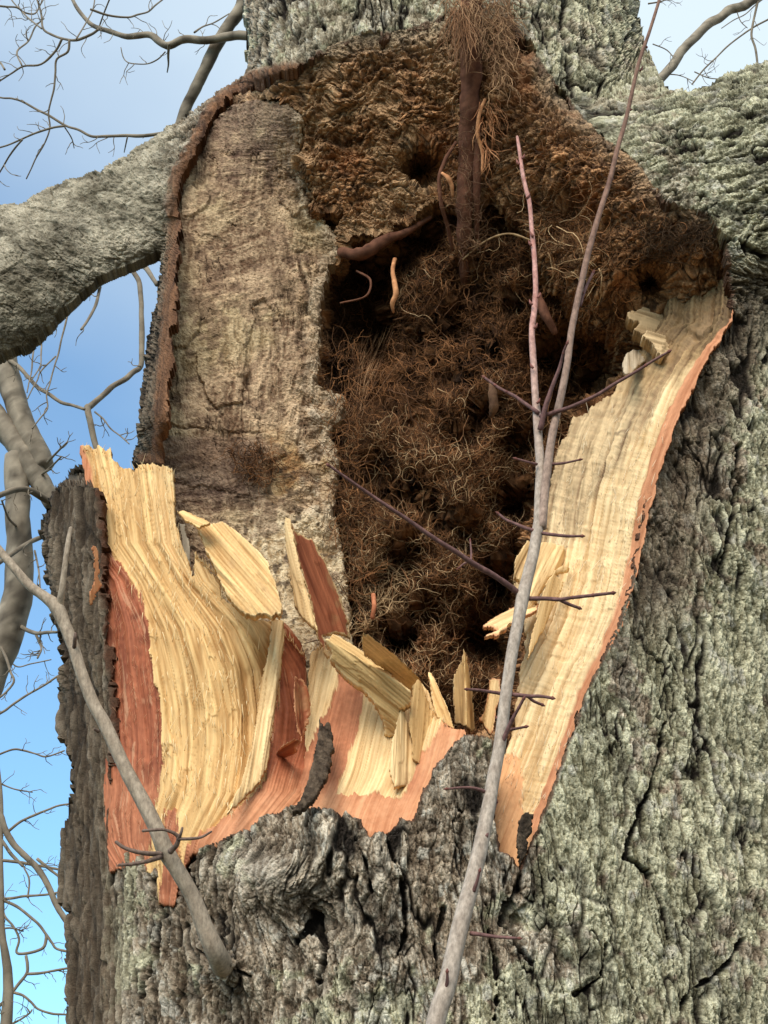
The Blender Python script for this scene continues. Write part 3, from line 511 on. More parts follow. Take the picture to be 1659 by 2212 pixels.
def left_style(x, y, p, s):
    xl = np.interp(y, fy_, fl_); xr = np.interp(y, fy_, fr_); wd = (xr - xl); u = (x - xl) / wd * 22 * (0.75 + wd / 1000); v = y / 270.0
    h, t = fibres(u, v, 401, 1.25)
    nj = 7 * noise2(x * 0.25, y * 0.02, 61) + 4 * noise2(x * 0.6, y * 0.04, 62) + 2 * noise2(x * 0.5, y * 0.5, 63)
    r1 = np.maximum(np.maximum(sdf(R1, x, y), sdf(R2, x, y)), sdf(R2b, x, y)) + nj * 0.8; r = ss(-1.2, 1.2, r1)
    h2 = 0.0035 * fbm2(u * 0.9, v, 3, 71) + 0.0016 * noise2(u * 4, v * 4, 72) - 0.004 * (1 - ss(0, 0.06, np.abs(noise2(u * 0.4, v * 0.3, 73))))
    col = lerp(two(YEL, t), two(CREAM, t), 0.6 * ss(0.0, 0.5, fbm2(u * 0.12, v * 0.7, 2, 77)))
    crk = 1 - ss(0.0, 0.05, np.abs(noise2(u * 0.22, v * 0.22, 78))); crk *= ss(0.05, 0.3, noise2(u * 0.15, v * 0.8, 79)); h = h - 0.012 * crk
    tr = np.clip(0.42 + 0.45 * fbm2(u * 0.8, v * 1.5, 4, 74) + 0.45 * fbm2(u * 3.5, v * 3, 3, 174) + 0.3 * fbm3(p * 90, 3, 75) - 0.5 * ss(0.1, 0.5, fbm3(p * 14, 3, 175)), 0, 1)
    rc = two(RED, tr); rc = lerp(rc, (0.66, 0.40, 0.24), ss(0.62, 0.72, noise2(u * 3.2 + 3 * noise2(u * .5, v * 3, 176), v * 5, 76)) * 0.4)
    low = ss(1640, 1800, y) * ss(380, 480, x) + ss(1640, 1700, y) * 0.25; rc = lerp(rc, two(ORG, tr), np.clip(low, 0, 1) * 0.75)
    # thin inner bark lies 5 mm proud of the wood; wood shows where it tore off
    h = h * (1 - r) + (h2 + 0.004) * r - 0.004
    col = lerp(col, rc, r)
    topn = 1 - ss(4, 26, s); h += 0.005 * topn * (y < 1040) * noise2(x * 0.3, y * 0.02, 81)
    lr = (1 - ss(3, 10, x - np.interp(y, [960, 1010, 1100, 1200], [172, 190, 203, 208]))) * (y < 1200); col = lerp(col, (0.42, 0.14, 0.07), np.clip(lr, 0, 1) * 0.85)
    return h, col
sheet('torn_sapwood', LEFT, left_Y, left_style, TREE, 0.028, 1.5, (3.2, 0.20, 0.04), label='yellow splintered wood standing up at the left with red inner bark beside it')
MIDP = [(664,1450),(668,1402),(688,1388),(704,1384),(722,1396),(738,1440),(760,1470),(790,1490),(830,1500),(870,1512),(880,1482),(905,1470),(925,1490),(940,1530),(952,1548),(975,1572),(1004,1572),(1012,1590),(970,1630),(945,1670),(912,1740),(896,1780),(866,1772),(850,1795),(800,1812),(780,1782),(740,1765),(680,1758),(640,1752),(640,1720),(655,1650),(660,1560)]
mid_Y = rbf([(670,1410,3.33),(730,1430,3.32),(660,1600,3.24),(645,1735,3.12),(780,1500,3.27),(740,1650,3.16),(800,1780,3.05),(850,1700,3.10),(900,1500,3.24),(950,1570,3.12),(900,1720,3.06),(1000,1585,3.07)])
M_CR = [[(672,1380),(730,1395),(728,1480),(712,1530),(690,1560),(664,1620),(640,1660),(640,1380)], [(782,1480),(782,1505),(776,1560),(752,1640),(722,1716),(736,1712),(748,1718),(766,1710),(790,1716),(812,1712),(830,1718),(868,1722),(886,1690),(900,1640),(930,1605),(948,1570),(960,1540),(940,1450),(860,1450)]]
def mid_style(x, y, p, s):
    u = (x + (y - 1500) * 0.24 + 20 * ss(1650, 1780, y)) / 8.0; v = y / 270.0; h, t = fibres(u, v, 451, 1.1)
    nj = 4 * noise2(x * 0.22, y * 0.04, 65) + 3 * noise2(x * 0.55, y * 0.1, 66); c = np.maximum(sdf(M_CR[0], x, y), sdf(M_CR[1], x, y)) + nj; r = 1 - ss(-1.2, 1.2, c)
    tr = np.clip(0.45 + 0.4 * fbm2(u * 0.8, v * 1.5, 4, 84) + 0.45 * fbm2(u * 3.0, v * 3, 3, 184) + 0.3 * fbm3(p * 90, 3, 85) - 0.4 * ss(0.1, 0.5, fbm3(p * 14, 3, 185)), 0, 1)
    rc = lerp(two(RED, tr), two(ORG, tr), np.clip(0.35 + ss(1680, 1740, y) * 0.5 + ss(880, 930, x) * 0.5, 0, 1))
    h = h * (1 - r) + 0.004 * r + 0.003 * fbm2(u, v, 3, 86) * r - 0.006
    return h, lerp(two(CREAM, t), rc, r)
sheet('torn_sapwood', MIDP, mid_Y, mid_style, TREE, 0.03, 1.5, (4, 0.2, 0.06), label='cream wood edged with red inner bark above the burr')
RIGHT = [(1572,575),(1588,615),(1580,690),(1545,745),(1492,842),(1456,925),(1436,990),(1408,1080),(1388,1180),(1370,1262),(1346,1342),(1311,1422),(1276,1492),(1246,1582),(1218,1662),(1196,1722),(1164,1800),(1136,1850),(1118,1880),(1095,1852),(1068,1845),(1062,1740),(1068,1660),(1095,1610),(1112,1560),(1118,1500),(1122,1440),(1128,1400),(1132,1350),(1118,1290),(1108,1240),(1120,1205),(1150,1180),(1170,1140),(1180,1080),(1190,1020),(1204,965),(1228,925),(1236,900),(1262,885),(1290,868),(1330,840),(1350,812),(1345,775),(1372,755),(1396,752),(1400,730),(1424,700),(1436,668),(1446,640),(1466,622),(1484,602),(1510,596),(1530,578),(1552,586)]
right_Y = rbf([(1572,600,3.14),(1530,740,3.08),(1450,925,3.045),(1400,1080,3.045),(1360,1260,3.045),(1300,1420,3.045),(1235,1590,3.045),(1170,1780,3.04),(1110,1850,3.045),(1375,690,3.30),(1450,690,3.23),(1350,800,3.34),(1230,930,3.38),(1190,1050,3.38),(1120,1230,3.36),(1125,1450,3.27),(1110,1560,3.2),(1075,1680,3.14),(1065,1800,3.08),(1300,1000,3.26),(1280,1200,3.22),(1230,1350,3.19),(1180,1550,3.13)])
def right_style(x, y, p, s):
    rb = np.interp(y, [560, 620, 690, 745, 840, 925, 990, 1080, 1180, 1260, 1340, 1420, 1490, 1580, 1660, 1720, 1790, 1868], [1575, 1588, 1575, 1538, 1485, 1450, 1428, 1400, 1380, 1362, 1338, 1303, 1268, 1238, 1210, 1188, 1160, 1128])
    dr = rb - x; u = dr / 9.0 * (1 + 0.12 * ss(900, 1500, y)); v = y / 280.0
    h, t = fibres(u, v, 501, 1.1); old = ss(-4, 26, dr - np.interp(y, [560, 730, 770, 820, 900, 1000, 1200, 1400, 1500], [-40, -30, 10, 28, 46, 74, 140, 220, 400]) + 16 * noise2(x * 0.05, y * 0.02, 91))
    rip = fbm2(x * 0.02 + y * 0.004, y * 0.11 - x * 0.02, 3, 93)
    st = ss(0.05, 0.3, noise2(u * 0.7, v * 0.9, 94)) * 0.5
    col = two(((0.48, 0.30, 0.13), (0.88, 0.67, 0.38)), np.clip(t + 0.22 * rip, 0, 1))
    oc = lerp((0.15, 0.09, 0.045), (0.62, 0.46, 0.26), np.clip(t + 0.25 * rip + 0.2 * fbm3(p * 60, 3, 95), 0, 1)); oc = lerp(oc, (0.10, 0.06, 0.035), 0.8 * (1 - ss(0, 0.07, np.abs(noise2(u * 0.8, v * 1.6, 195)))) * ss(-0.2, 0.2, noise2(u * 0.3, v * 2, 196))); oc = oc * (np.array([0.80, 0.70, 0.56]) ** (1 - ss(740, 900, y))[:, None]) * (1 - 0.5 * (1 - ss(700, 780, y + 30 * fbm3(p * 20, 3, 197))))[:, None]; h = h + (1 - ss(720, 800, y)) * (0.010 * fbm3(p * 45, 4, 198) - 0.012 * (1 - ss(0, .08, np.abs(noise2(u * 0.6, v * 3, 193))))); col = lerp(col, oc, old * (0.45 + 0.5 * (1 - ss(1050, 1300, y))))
    col = lerp(col, (0.42, 0.27, 0.13), st * 0.35)
    bw = np.interp(y, [700, 740, 900, 1000, 1300, 1500, 1650, 1800], [0, 14, 26, 22, 13, 12, 16, 20]) + 4 * noise2(x * 0.1, y * 0.04, 96); rr = 1 - ss(-1.5, 1.5, dr - bw - 3)
    lowr = ss(-2, 2, sdf([(1060,1640),(1100,1625),(1120,1640),(1128,1700),(1122,1740),(1150,1790),(1128,1900),(1040,1900)], x, y) + 5 * noise2(x * 0.3, y * 0.06, 97)); rr = np.clip(np.maximum(rr, lowr), 0, 1)
    tr = np.clip(0.5 + 0.5 * fbm2(u, v * 2, 3, 98) + 0.5 * fbm2(u * 4, v * 4, 3, 198) + 0.3 * fbm3(p * 70, 3, 199), 0, 1); rc = lerp(two(ORG, tr), two(RED, tr), 0.35 + 0 * tr); rc = lerp(rc, two(((0.55, 0.27, 0.12), (0.74, 0.42, 0.2)), tr), lowr * 0.8)
    col = lerp(col, rc, rr)
    h = h * (1 - 0.7 * rr) + 0.0022 * rip * (1 - rr) + old * 0.006 * fbm3(p * 40, 4, 99) - 0.003
    crk = (1 - ss(0.0, 0.07, np.abs(noise2(u * 0.35, v * 0.55, 100)))) * ss(0.0, 0.3, noise2(u * 0.3, v * 0.9 + 7, 101)) * (1 - rr); h -= 0.010 * crk; col = lerp(col, (0.30, 0.19, 0.10), crk * 0.5)
    return h, col
sheet('torn_sapwood', RIGHT, right_Y, right_style, TREE, 0.03, 1.5, (6.0, 0.09, 0.06), label='long pale cream wood face down the right side with an orange edge')

def plane(x0, y0, Y0, gx=0.0, gy=0.0, c=0.0): return lambda x, y: Y0 + gx * (x - x0) / 100 + gy * (y - y0) / 100 + c * ((x - x0) / 100) ** 2
def wood_style(pal, ang, seed, k=0.35, rimc=None, patch=None):
    ca, sa = math.cos(math.radians(ang)), math.sin(math.radians(ang))     # grain direction in the drawing, 90 = vertical
    def f(x, y, p, s):
        al = x * ca + y * sa; ac = -x * sa + y * ca; h, t = fibres(ac / 7.0, al / 240.0, seed, k * 1.4); col = two(pal, t)
        dk = ss(0.25, 0.5, fbm2(al * 0.02, ac * 0.05, 3, seed + 40)); col = lerp(col, two(((0.34, 0.2, 0.09), (0.55, 0.36, 0.17)), t), 0.4 * dk)
        if rimc is not None: col = lerp(col, two(rimc, t), 1 - ss(2.5, 5.5, s + 2 * noise2(x * .2, y * .2, seed)))
        return h, col
    return f
def crease(A, B, Y0, ga, gb):
    """two faces meeting along the line A-B: slopes ga on the left of it, gb on the right"""
    ax, ay = A; dx, dy = B[0] - ax, B[1] - ay; l = math.hypot(dx, dy)
    return lambda x, y: Y0 + np.where(((x - ax) * dy - (y - ay) * dx) / l > 0, gb, ga) * np.abs((x - ax) * dy - (y - ay) * dx) / l / 100
SPL = [
 ('pale weathered sliver behind the yellow wood', [(386,1128),(398,1130),(408,1170),(415,1242),(404,1250),(392,1190)], plane(400,1180,3.36), (((0.3,0.25,0.18),(0.5,0.43,0.32)), 80, 601), .01),
 ('broad plank bent forward above the yellow wood', [(425,1138),(436,1132),(452,1129),(482,1125),(506,1143),(530,1161),(558,1188),(582,1216),(585,1236),(595,1256),(604,1290),(611,1306),(608,1328),(596,1322),(586,1330),(570,1325),(550,1328),(530,1324),(512,1312),(495,1293),(484,1276),(475,1256),(466,1236),(457,1211),(446,1192),(438,1171)], plane(515,1230,3.13,-0.05,-0.07,0.0), (YEL, 50, 602, .5, CREAM), .03),
 ('small curled chip at the head of the plank', [(379,1104),(396,1102),(415,1108),(440,1118),(458,1128),(447,1134),(430,1140),(416,1134),(398,1122)], plane(415,1120,3.2,-0.08,-0.2), (YEL, 25, 603), .012),
 ('upright splinter with a cream left face', [(617,1112),(628,1121),(650,1221),(672,1296),(690,1360),(672,1345),(656,1336),(637,1306),(627,1246),(619,1176)], plane(645,1230,3.22,-0.28,0), (CREAM, 77, 604, .4), .02),
 ('upright splinter with a red bark face', [(627,1118),(642,1146),(660,1163),(672,1163),(684,1190),(700,1216),(725,1271),(740,1310),(753,1341),(749,1352),(756,1378),(740,1372),(725,1366),(700,1372),(706,1400),(716,1432),(698,1402),(684,1370),(672,1306),(645,1206)], plane(680,1260,3.20,0.18,0), (RED, 70, 605, .4, CREAM), .014),
 ('lower board thrown up at the middle of the break', [(700,1380),(712,1376),(719,1367),(742,1376),(785,1402),(806,1420),(830,1440),(858,1466),(890,1492),(888,1515),(878,1528),(862,1530),(862,1570),(852,1590),(832,1586),(826,1550),(808,1515),(780,1486),(752,1466),(725,1440),(714,1424),(716,1400)], crease((705,1378),(890,1492),3.06,0.1,0.55), (YEL, 38, 606, .5, CREAM), .03),
 ('upper board thrown up at the middle of the break', [(780,1372),(784,1362),(795,1365),(812,1378),(830,1390),(850,1404),(870,1425),(890,1442),(905,1460),(912,1478),(893,1495),(866,1470),(840,1447),(812,1424),(785,1402)], plane(840,1420,3.04,0.05,0.25), (CREAM, 40, 607, .4), .03),
 ('pointed cream splinter in front of the boards', [(869,1518),(874,1530),(882,1556),(895,1600),(902,1645),(896,1690),(850,1700),(838,1660),(846,1600),(856,1560)], plane(870,1600,3.10,0.05,-0.03), (CREAM, 92, 608, .5), .02),
 ('blunt splinter right of the boards', [(894,1478),(903,1466),(914,1482),(924,1510),(938,1546),(950,1572),(932,1604),(905,1650),(892,1640),(884,1560),(888,1510)], plane(910,1560,3.13,0.12,-0.03), (YEL, 95, 609, .5), .02),
 ('thin leaning splinter', [(924,1451),(931,1452),(948,1486),(965,1521),(972,1548),(980,1573),(966,1566),(955,1556),(944,1545),(937,1531),(930,1490)], plane(950,1510,3.16,-0.1,-0.05), (YEL, 70, 610, .4, CREAM), .014),
 ('tall pointed splinter standing alone', [(1002,1400),(1009,1408),(1013,1440),(1019,1476),(1023,1520),(1028,1573),(1017,1578),(1008,1570),(999,1566),(990,1560),(982,1562),(977,1506),(977,1470),(979,1456),(989,1436),(996,1420)], crease((1004,1400),(1008,1576),3.11,0.5,0.7), (YEL, 88, 611, .4, CREAM), .014),
 ('short broken splinter behind the sapling', [(1056,1466),(1066,1463),(1080,1466),(1082,1506),(1071,1531),(1066,1576),(1058,1588),(1048,1573),(1039,1561),(1030,1551),(1042,1530),(1049,1506)], plane(1055,1520,3.17,-0.15,-0.03), (CREAM, 98, 612, .4, ORG), .014),
 ('ragged chip pointing into the hollow', [(1044,1382),(1050,1371),(1074,1361),(1060,1358),(1040,1356),(1062,1338),(1099,1308),(1125,1300),(1149,1301),(1164,1306),(1160,1326),(1129,1342),(1110,1352),(1099,1362),(1079,1376)], plane(1100,1340,3.14,0.0,-0.3), (CREAM, 155, 613, .7, ORG), .02),
 ('pale sliver peeling off the right wood face', [(1216,1220),(1226,1212),(1236,1230),(1218,1236),(1200,1240),(1216,1256),(1210,1276),(1204,1291),(1190,1320),(1179,1346),(1158,1385),(1137,1424),(1142,1390),(1152,1345),(1163,1300),(1178,1255),(1196,1232)], plane(1180,1310,3.17,0.12,0.0), (CREAM, 105, 614, .4), .012),
 ('broad chip peeling off the right wood face', [(1108,1208),(1122,1190),(1140,1166),(1178,1170),(1210,1182),(1222,1205),(1206,1230),(1180,1252),(1160,1290),(1148,1320),(1130,1318),(1126,1290),(1120,1256),(1108,1242)], plane(1160,1230,3.23,0.1,-0.02), (CREAM, 115, 615, .8), .02),
 ('narrow cream strip along the red inner bark', [(588,1332),(600,1336),(615,1342),(615,1366),(611,1410),(607,1456),(595,1531),(582,1606),(575,1659),(556,1694),(524,1728),(486,1762),(496,1738),(520,1690),(540,1620),(553,1550),(560,1486),(572,1440),(580,1396)], plane(575,1500,3.175,0.06,-0.03), (CREAM, 99, 616, .6), .014),
 ('curled red bark flake', [(595,1628),(606,1612),(635,1594),(650,1604),(638,1614),(640,1626),(622,1636),(606,1642),(597,1652)], plane(620,1620,3.14,-0.1,0.3), (RED, 150, 617, .5, ORG), .006),
 ('red bark strip peeling beside the yellow wood', [(637,1458),(652,1466),(664,1490),(668,1520),(662,1560),(659,1586),(650,1602),(642,1572),(634,1530),(632,1490)], plane(650,1530,3.19,0.2,-0.03), (RED, 85, 618, .6, ORG), .01),
 ('thin curl of orange bark at the left edge', [(203,1175),(214,1178),(216,1210),(218,1244),(222,1262),(212,1280),(204,1296),(200,1312),(196,1298),(198,1276),(208,1256),(206,1220)], plane(208,1240,3.20,0.3,0), (ORG, 88, 619, .4), .006),
 ('jagged pale chips at the head of the right wood face', [(1356,672),(1384,664),(1396,652),(1418,664),(1436,660),(1466,672),(1470,720),(1446,762),(1424,774),(1404,744),(1386,728),(1396,712),(1374,704),(1384,690),(1362,684)], plane(1400,700,3.24,0.1,-0.12), (((0.30,0.20,0.10),(0.66,0.49,0.28)), 20, 620, 1.2), .05),
 ('round pale flake below the chips', [(1345,782),(1352,764),(1364,755),(1384,752),(1398,760),(1394,780),(1376,794),(1366,806),(1348,808)], plane(1370,780,3.24,0.1,-0.2), (((0.34,0.27,0.18),(0.55,0.45,0.32)), 90, 621, .5), .014),
]
for i, (lab, poly, Yf, a, th_) in enumerate(SPL):
    sheet('splinter', poly, Yf, wood_style(*a), TREE, th_, 1.6, (3.0, 0.11, 0.10), label=lab, rim=0.004)
# a sliver of dark bark left standing over the burr
def dark_style(x, y, p, s):
    h = 0.008 * fbm3(p * [60, 60, 22], 4, 701) + 0.003 * fbm3(p * 180, 3, 702); t = np.clip(0.5 + fbm3(p * 70, 3, 703), 0, 1); return h, lerp((0.035, 0.025, 0.018), (0.13, 0.095, 0.065), t)
sheet('bark_flake_or_hole', [(691,1552),(698,1566),(704,1560),(713,1556),(719,1590),(716,1640),(703,1686),(674,1730),(650,1752),(632,1750),(654,1712),(668,1668),(676,1640),(685,1600)], plane(690,1640,3.05,0.1,-0.09), dark_style, TREE, 0.03, 1.6, (4, 0.15, 0.1), M_bark, label='upright sliver of dark bark')
sheet('bark_flake_or_hole', [(1118,1800),(1122,1776),(1130,1756),(1142,1750),(1154,1758),(1148,1784),(1142,1812),(1134,1842),(1124,1868),(1116,1846)], plane(1135,1800,2.985,0.1,0), dark_style, TREE, 0.02, 1.6, (4, 0.15, 0.1), M_bark, label='dark patch standing for a small black hole at the foot of the right wood face')  # dark slab added over the wood in place of a small hole
# hairs of torn fibre on the fresh faces
hp, hr, hc = [], [], []
def hair(x, y, Y, ang, ln, curl, r, c):
    k = np.arange(7) / 6.0; a = ang + curl * k; dx = np.cumsum(np.cos(a)) * ln / 6; dy = -np.cumsum(np.sin(a)) * ln / 6
    hp.append(W(x + dx, y + dy, Y - 0.012 * np.sin(k * 3.1) - 0.003)); hr.append(r * (1 - 0.8 * k)); hc.append(c)
for k in range(230):
    y = rng.uniform(1190, 1830); x = np.interp(y, fy_, fl_) - rng.uniform(2, 95)
    if x < 238: continue
    hair(x, y, float(left_Y(x, y)), rng.uniform(1.1, 2.0), rng.uniform(8, 30), rng.uniform(-.8, .8), 0.0007, (0.62, 0.33, 0.18))
for k in range(420):
    y = rng.uniform(1020, 1760); f = rng.uniform(0, 1); x = np.interp(y, fy_, fl_) * (1 - f) + np.interp(y, fy_, fr_) * f
    hair(x, y, float(left_Y(x, y)), rng.uniform(1.2, 1.9) if rng.random() < .7 else rng.uniform(-2, -1.2), rng.uniform(10, 42), rng.uniform(-.5, .5), 0.0011, (0.82, 0.64, 0.36))
for k in range(260):
    y = rng.uniform(900, 1780); rb = np.interp(y, [840, 925, 1080, 1260, 1420, 1580, 1790], [1485, 1450, 1400, 1362, 1303, 1238, 1160]); x = rb - rng.uniform(2, 190) * (1 - 0.3 * (y > 1500))
    if sdf(RIGHT, np.array([x]), np.array([y]))[0] < 4: continue
    hair(x, y, float(right_Y(x, y)), rng.uniform(1.0, 1.7), rng.uniform(8, 34), rng.uniform(-.5, .5), 0.0010, (0.85, 0.72, 0.5))
for (xa, xb_, ya, yb_, n_) in [(178,240,970,978,8),(285,372,1008,1014,10),(420,470,1200,1240,26),(590,660,1340,1420,20),(670,720,1400,1400,14),(880,960,1490,1560,20)]:
    for k in range(n_):
        f = rng.random(); x = xa + (xb_ - xa) * f; y = ya + (yb_ - ya) * f + 6
        hair(x, y, float((left_Y if x < 665 else mid_Y)(x, y)), rng.normal(1.6, 0.3), rng.uniform(8, 20), rng.uniform(-.4, .4), 0.0016, (0.80, 0.58, 0.30))
o = many_tubes(np.array(hp), np.array(hr), np.array(hc), 'torn_fibres', TREE, M_wood); o['kind'] = 'stuff'; o['label'] = 'loose hairs of torn fibre on the fresh wood'

# ------------------------------------------------------------------ roots in the hollow
ROOT = thing('root_system', 'brown tangled roots filling the hollow around one thick hanging root', 'roots', tuple(W(1010, 560, 3.40)))
mass0 = rbf([(760,560,3.56),(900,520,3.46),(1050,520,3.40),(1180,650,3.43),(1300,780,3.50),(700,700,3.60),(850,700,3.48),(1000,700,3.40),(760,860,3.50),(900,900,3.42),(1100,900,3.43),(760,1100,3.44),(900,1080,3.40),(1060,1050,3.42),(1200,950,3.48),(800,1250,3.43),(950,1250,3.45),(1080,1300,3.5),(820,1400,3.42),(950,1420,3.42),(1080,1480,3.42),(980,1600,3.4)])
HOLES = [(765,670,50,.34),(715,575,32,.2),(715,815,40,.34),(800,590,30,.2),(820,690,24,.2),(1180,760,24,.15),(1120,960,30,.16),(1090,1340,40,.2),(860,560,24,.12),(920,500,20,.1),(1110,1080,34,.24),(1060,1390,34,.26),(860,1200,30,.16),(1230,830,50,.18),(1310,820,30,.2),(1050,880,26,.14),(870,1380,26,.2),(1150,1180,30,.25),(980,700,18,.1),(1090,1240,24,.2),(820,760,20,.15),(900,1300,30,.1)]
def mass_Y(x, y):
    Y = mass0(x, y) + 0.11 * fbm2(x * 0.011, y * 0.015, 4, 801) + 0.02
    for hx, hy, r, d in HOLES: Y = Y + d * np.exp(-((x - hx) ** 2 + (y - hy) ** 2) / (2 * r * r))
    return Y
MASS = [(745,520),(800,530),(880,480),(950,440),(1080,430),(1160,500),(1190,620),(1250,700),(1330,750),(1350,800),(1290,850),(1240,900),(1225,980),(1160,1060),(1140,1160),(1125,1250),(1120,1350),(1110,1430),(1090,1560),(1000,1600),(900,1600),(800,1500),(750,1400),(735,1250),(726,1150),(735,1000),(735,900),(705,850),(690,800),(690,700),(705,600)]
def mass_style(x, y, p, s):
    a = fbm3(p * 22, 5, 811, .6); b = fbm3(p * 75, 4, 821, .6); d1, d2, i1 = worley(p / 0.02, 14)
    h = 0.045 * a + 0.016 * b + 0.014 * (0.5 - d1) + 0.012 * (i1 - 0.5) - 0.03
    t = np.clip(0.5 + 0.8 * b + 0.3 * a, 0, 1); return h, lerp((0.035, 0.018, 0.010), (0.24, 0.11, 0.045), np.clip(t + 0.4 * (i1 - 0.5), 0, 1))
o = sheet('root_mat', MASS, mass_Y, mass_style, ROOT, 0.04, 2.0, (9, 0.06, 0.06), M_old, label='dark matted rootlets and crumbled wood'); o['kind'] = 'stuff'
def strands(n, poly, Yf, K, step, bend, r0, cols, w_dir=None, depth=(0.0, 0.03), seed=1, density=None, lift=0.0):
    g_ = np.random.default_rng(seed); Pn = np.array(poly, float); out = np.zeros((0, 2))
    while len(out) < n:
        c = g_.uniform(Pn.min(0), Pn.max(0), (n * 3, 2)); ok = sdf(poly, c[:, 0], c[:, 1]) > 4
        if density is not None: ok &= g_.random(len(c)) < density(c[:, 0], c[:, 1])
        out = np.vstack([out, c[ok]])
    c = out[:n]; ang = g_.uniform(0, 2 * math.pi, n) if w_dir is None else g_.normal(w_dir[0], w_dir[1], n)
    x, y = c[:, 0].copy(), c[:, 1].copy(); pts = []; st = step * g_.uniform(0.6, 1.5, n); dz = -g_.uniform(depth[0], depth[1], n); vz = g_.normal(0, 0.003, n); tw = g_.normal(0, bend * 0.35, n)
    for k in range(K):
        base = Yf(x, y)
        pts.append(W(x, y, base + dz - lift * math.sin(math.pi * k / (K - 1))))
        tw = tw * 0.15 + g_.normal(0, bend * 0.85, n); ang = ang + tw + (0 if w_dir is None else 0.15 * (w_dir[0] - ang)); x = x + np.cos(ang) * st; y = y + np.sin(ang) * st
        vz += g_.normal(0, 0.0022, n); dz = np.clip(dz + vz, -0.07, 0.015)
    P = np.stack(pts, 1); R = (r0 * g_.uniform(0.6, 1.5, n))[:, None] * np.linspace(1, 0.45, K)[None]
    t = g_.random(n) ** 1.8; cc = lerp(cols[0], cols[1], t); return P, R, cc
D1 = ((0.035, 0.016, 0.008), (0.36, 0.165, 0.066)); D2 = ((0.26, 0.155, 0.075), (0.64, 0.45, 0.25)); D3 = ((0.075, 0.035, 0.018), (0.26, 0.12, 0.06))
def dens_hole(x, y):
    d = np.ones(len(x))
    for hx, hy, r, q in HOLES: d *= 1 - 0.9 * np.exp(-((x - hx) ** 2 + (y - hy) ** 2) / (2 * r * r))
    return np.clip(d * (0.12 + 1.0 * ss(-.22, .22, -fbm2(x * 0.011, y * 0.015, 4, 801))), 0, 1)
def dens_low(x, y): return dens_hole(x, y) * (0.25 + 0.75 * ss(850, 1000, y)) * (0.5 + 0.5 * ss(700, 800, x))
Sx = [strands(300, MASS, mass_Y, 11, 10.0, 0.42, 0.0017, ((0.06,0.028,0.014),(0.30,0.15,0.07)), depth=(0.0, 0.05), seed=31),
      strands(60, [(900,420),(1150,430),(1350,560),(1300,700),(1000,620)], floor_Y, 11, 9.0, 0.4, 0.0016, D2, depth=(0.02, 0.06), seed=32),
      strands(330, [(705,760),(760,740),(790,800),(780,900),(800,1100),(790,1350),(735,1300),(715,1100),(715,950),(720,860),(690,760)], lambda x, y: np.minimum(mass_Y(x, y), 3.40), 11, 7.0, 0.5, 0.0009, D1, depth=(0.0, 0.03), seed=33),
      strands(8500, MASS, mass_Y, 11, 4.6, 0.75, 0.00075, D1, depth=(-0.01, 0.035), seed=1, density=dens_hole),
      strands(700, MASS, mass_Y, 11, 6.5, 0.60, 0.0009, D2, depth=(0.01, 0.05), seed=2, density=dens_low),
      strands(1600, [(735,560),(880,470),(1150,440),(1430,560),(1380,660),(1340,800),(1180,800),(700,900)], lambda x, y: np.minimum(mass_Y(x, y), floor_Y(x, y)), 11, 6.5, 0.6, 0.0011, D1, depth=(0.0, 0.03), seed=3),
      strands(420, [(900,420),(1050,250),(1200,250),(1420,420),(1540,500),(1400,600),(1050,560)], floor_Y, 11, 6.0, 0.5, 0.0009, D1, depth=(0.01, 0.035), seed=4),
      strands(330, [(1370,480),(1540,470),(1560,530),(1400,580)], floor_Y, 11, 5.0, 0.5, 0.0009, ((0.04,0.025,0.015),(0.15,0.09,0.05)), depth=(0.01, 0.03), seed=14),
      strands(230, [(500,960),(600,960),(610,1040),(560,1060),(500,1020)], slab_Y, 11, 5.0, 0.7, 0.0009, D1, depth=(0.005, 0.03), seed=5),
      strands(60, [(730,740),(800,760),(790,920),(730,940)], mass_Y, 11, 15, 0.10, 0.0012, ((0.2,0.1,0.05),(0.42,0.26,0.14)), w_dir=(-1.2, 0.13), depth=(0.03, 0.07), seed=6),
      strands(260, [(730,1150),(860,1150),(880,1380),(760,1380)], mass_Y, 11, 8.0, 0.5, 0.0010, D2, depth=(0.02, 0.05), seed=7)]
P_ = np.concatenate([s[0] for s in Sx]); R_ = np.concatenate([s[1] for s in Sx]); C_ = np.concatenate([s[2] for s in Sx])
o = many_tubes(P_, R_, C_, 'fine_roots', ROOT, M_root); o['kind'] = 'stuff'; o['label'] = 'mass of fine curly brown rootlets'
# the thick hanging root
def bar(pts, rad, m, name, parent, colr, n=14, k=6, rough=0.12, seed=0, label=None, frq=90):
    """pts: (x, y, Y); rad in drawing units"""
    P = np.array([W(*p) for p in pts]); R = np.array([r * p[2] / math.cos(PITCH) / FD for r, p in zip(rad, pts)])
    P, R = catmull(P, R, k); V, q, t = tube(P, R, n); ax = np.repeat(P, n, axis=0); Vb = V[:len(ax)]; d = Vb - ax
    nn = fbm3(Vb * [frq, frq, frq * 0.35], 3, seed); Vb += d * (nn * rough * 2)[:, None]
    tt = np.clip(0.5 + 0.8 * fbm3(V * frq * 1.3, 3, seed + 9), 0, 1)
    return V, q, t, lerp(colr[0], colr[1], tt)
RB = ((0.075, 0.030, 0.018), (0.19, 0.085, 0.05)); RO = ((0.30, 0.12, 0.05), (0.60, 0.30, 0.14))
tubes_mesh('main_root', [bar([(1020,-60,3.06),(1018,40,3.07),(1018,130,3.10),(1014,230,3.16),(1010,320,3.22),(1005,420,3.27),(1003,500,3.33),(1004,570,3.40),(1006,620,3.47)], [30,30,28,25,22,20,18,14,11], M_root, '', None, RB, 20, 14, 0.14, 3, frq=45)], ROOT, M_root, 'thick dark root hanging down the middle')
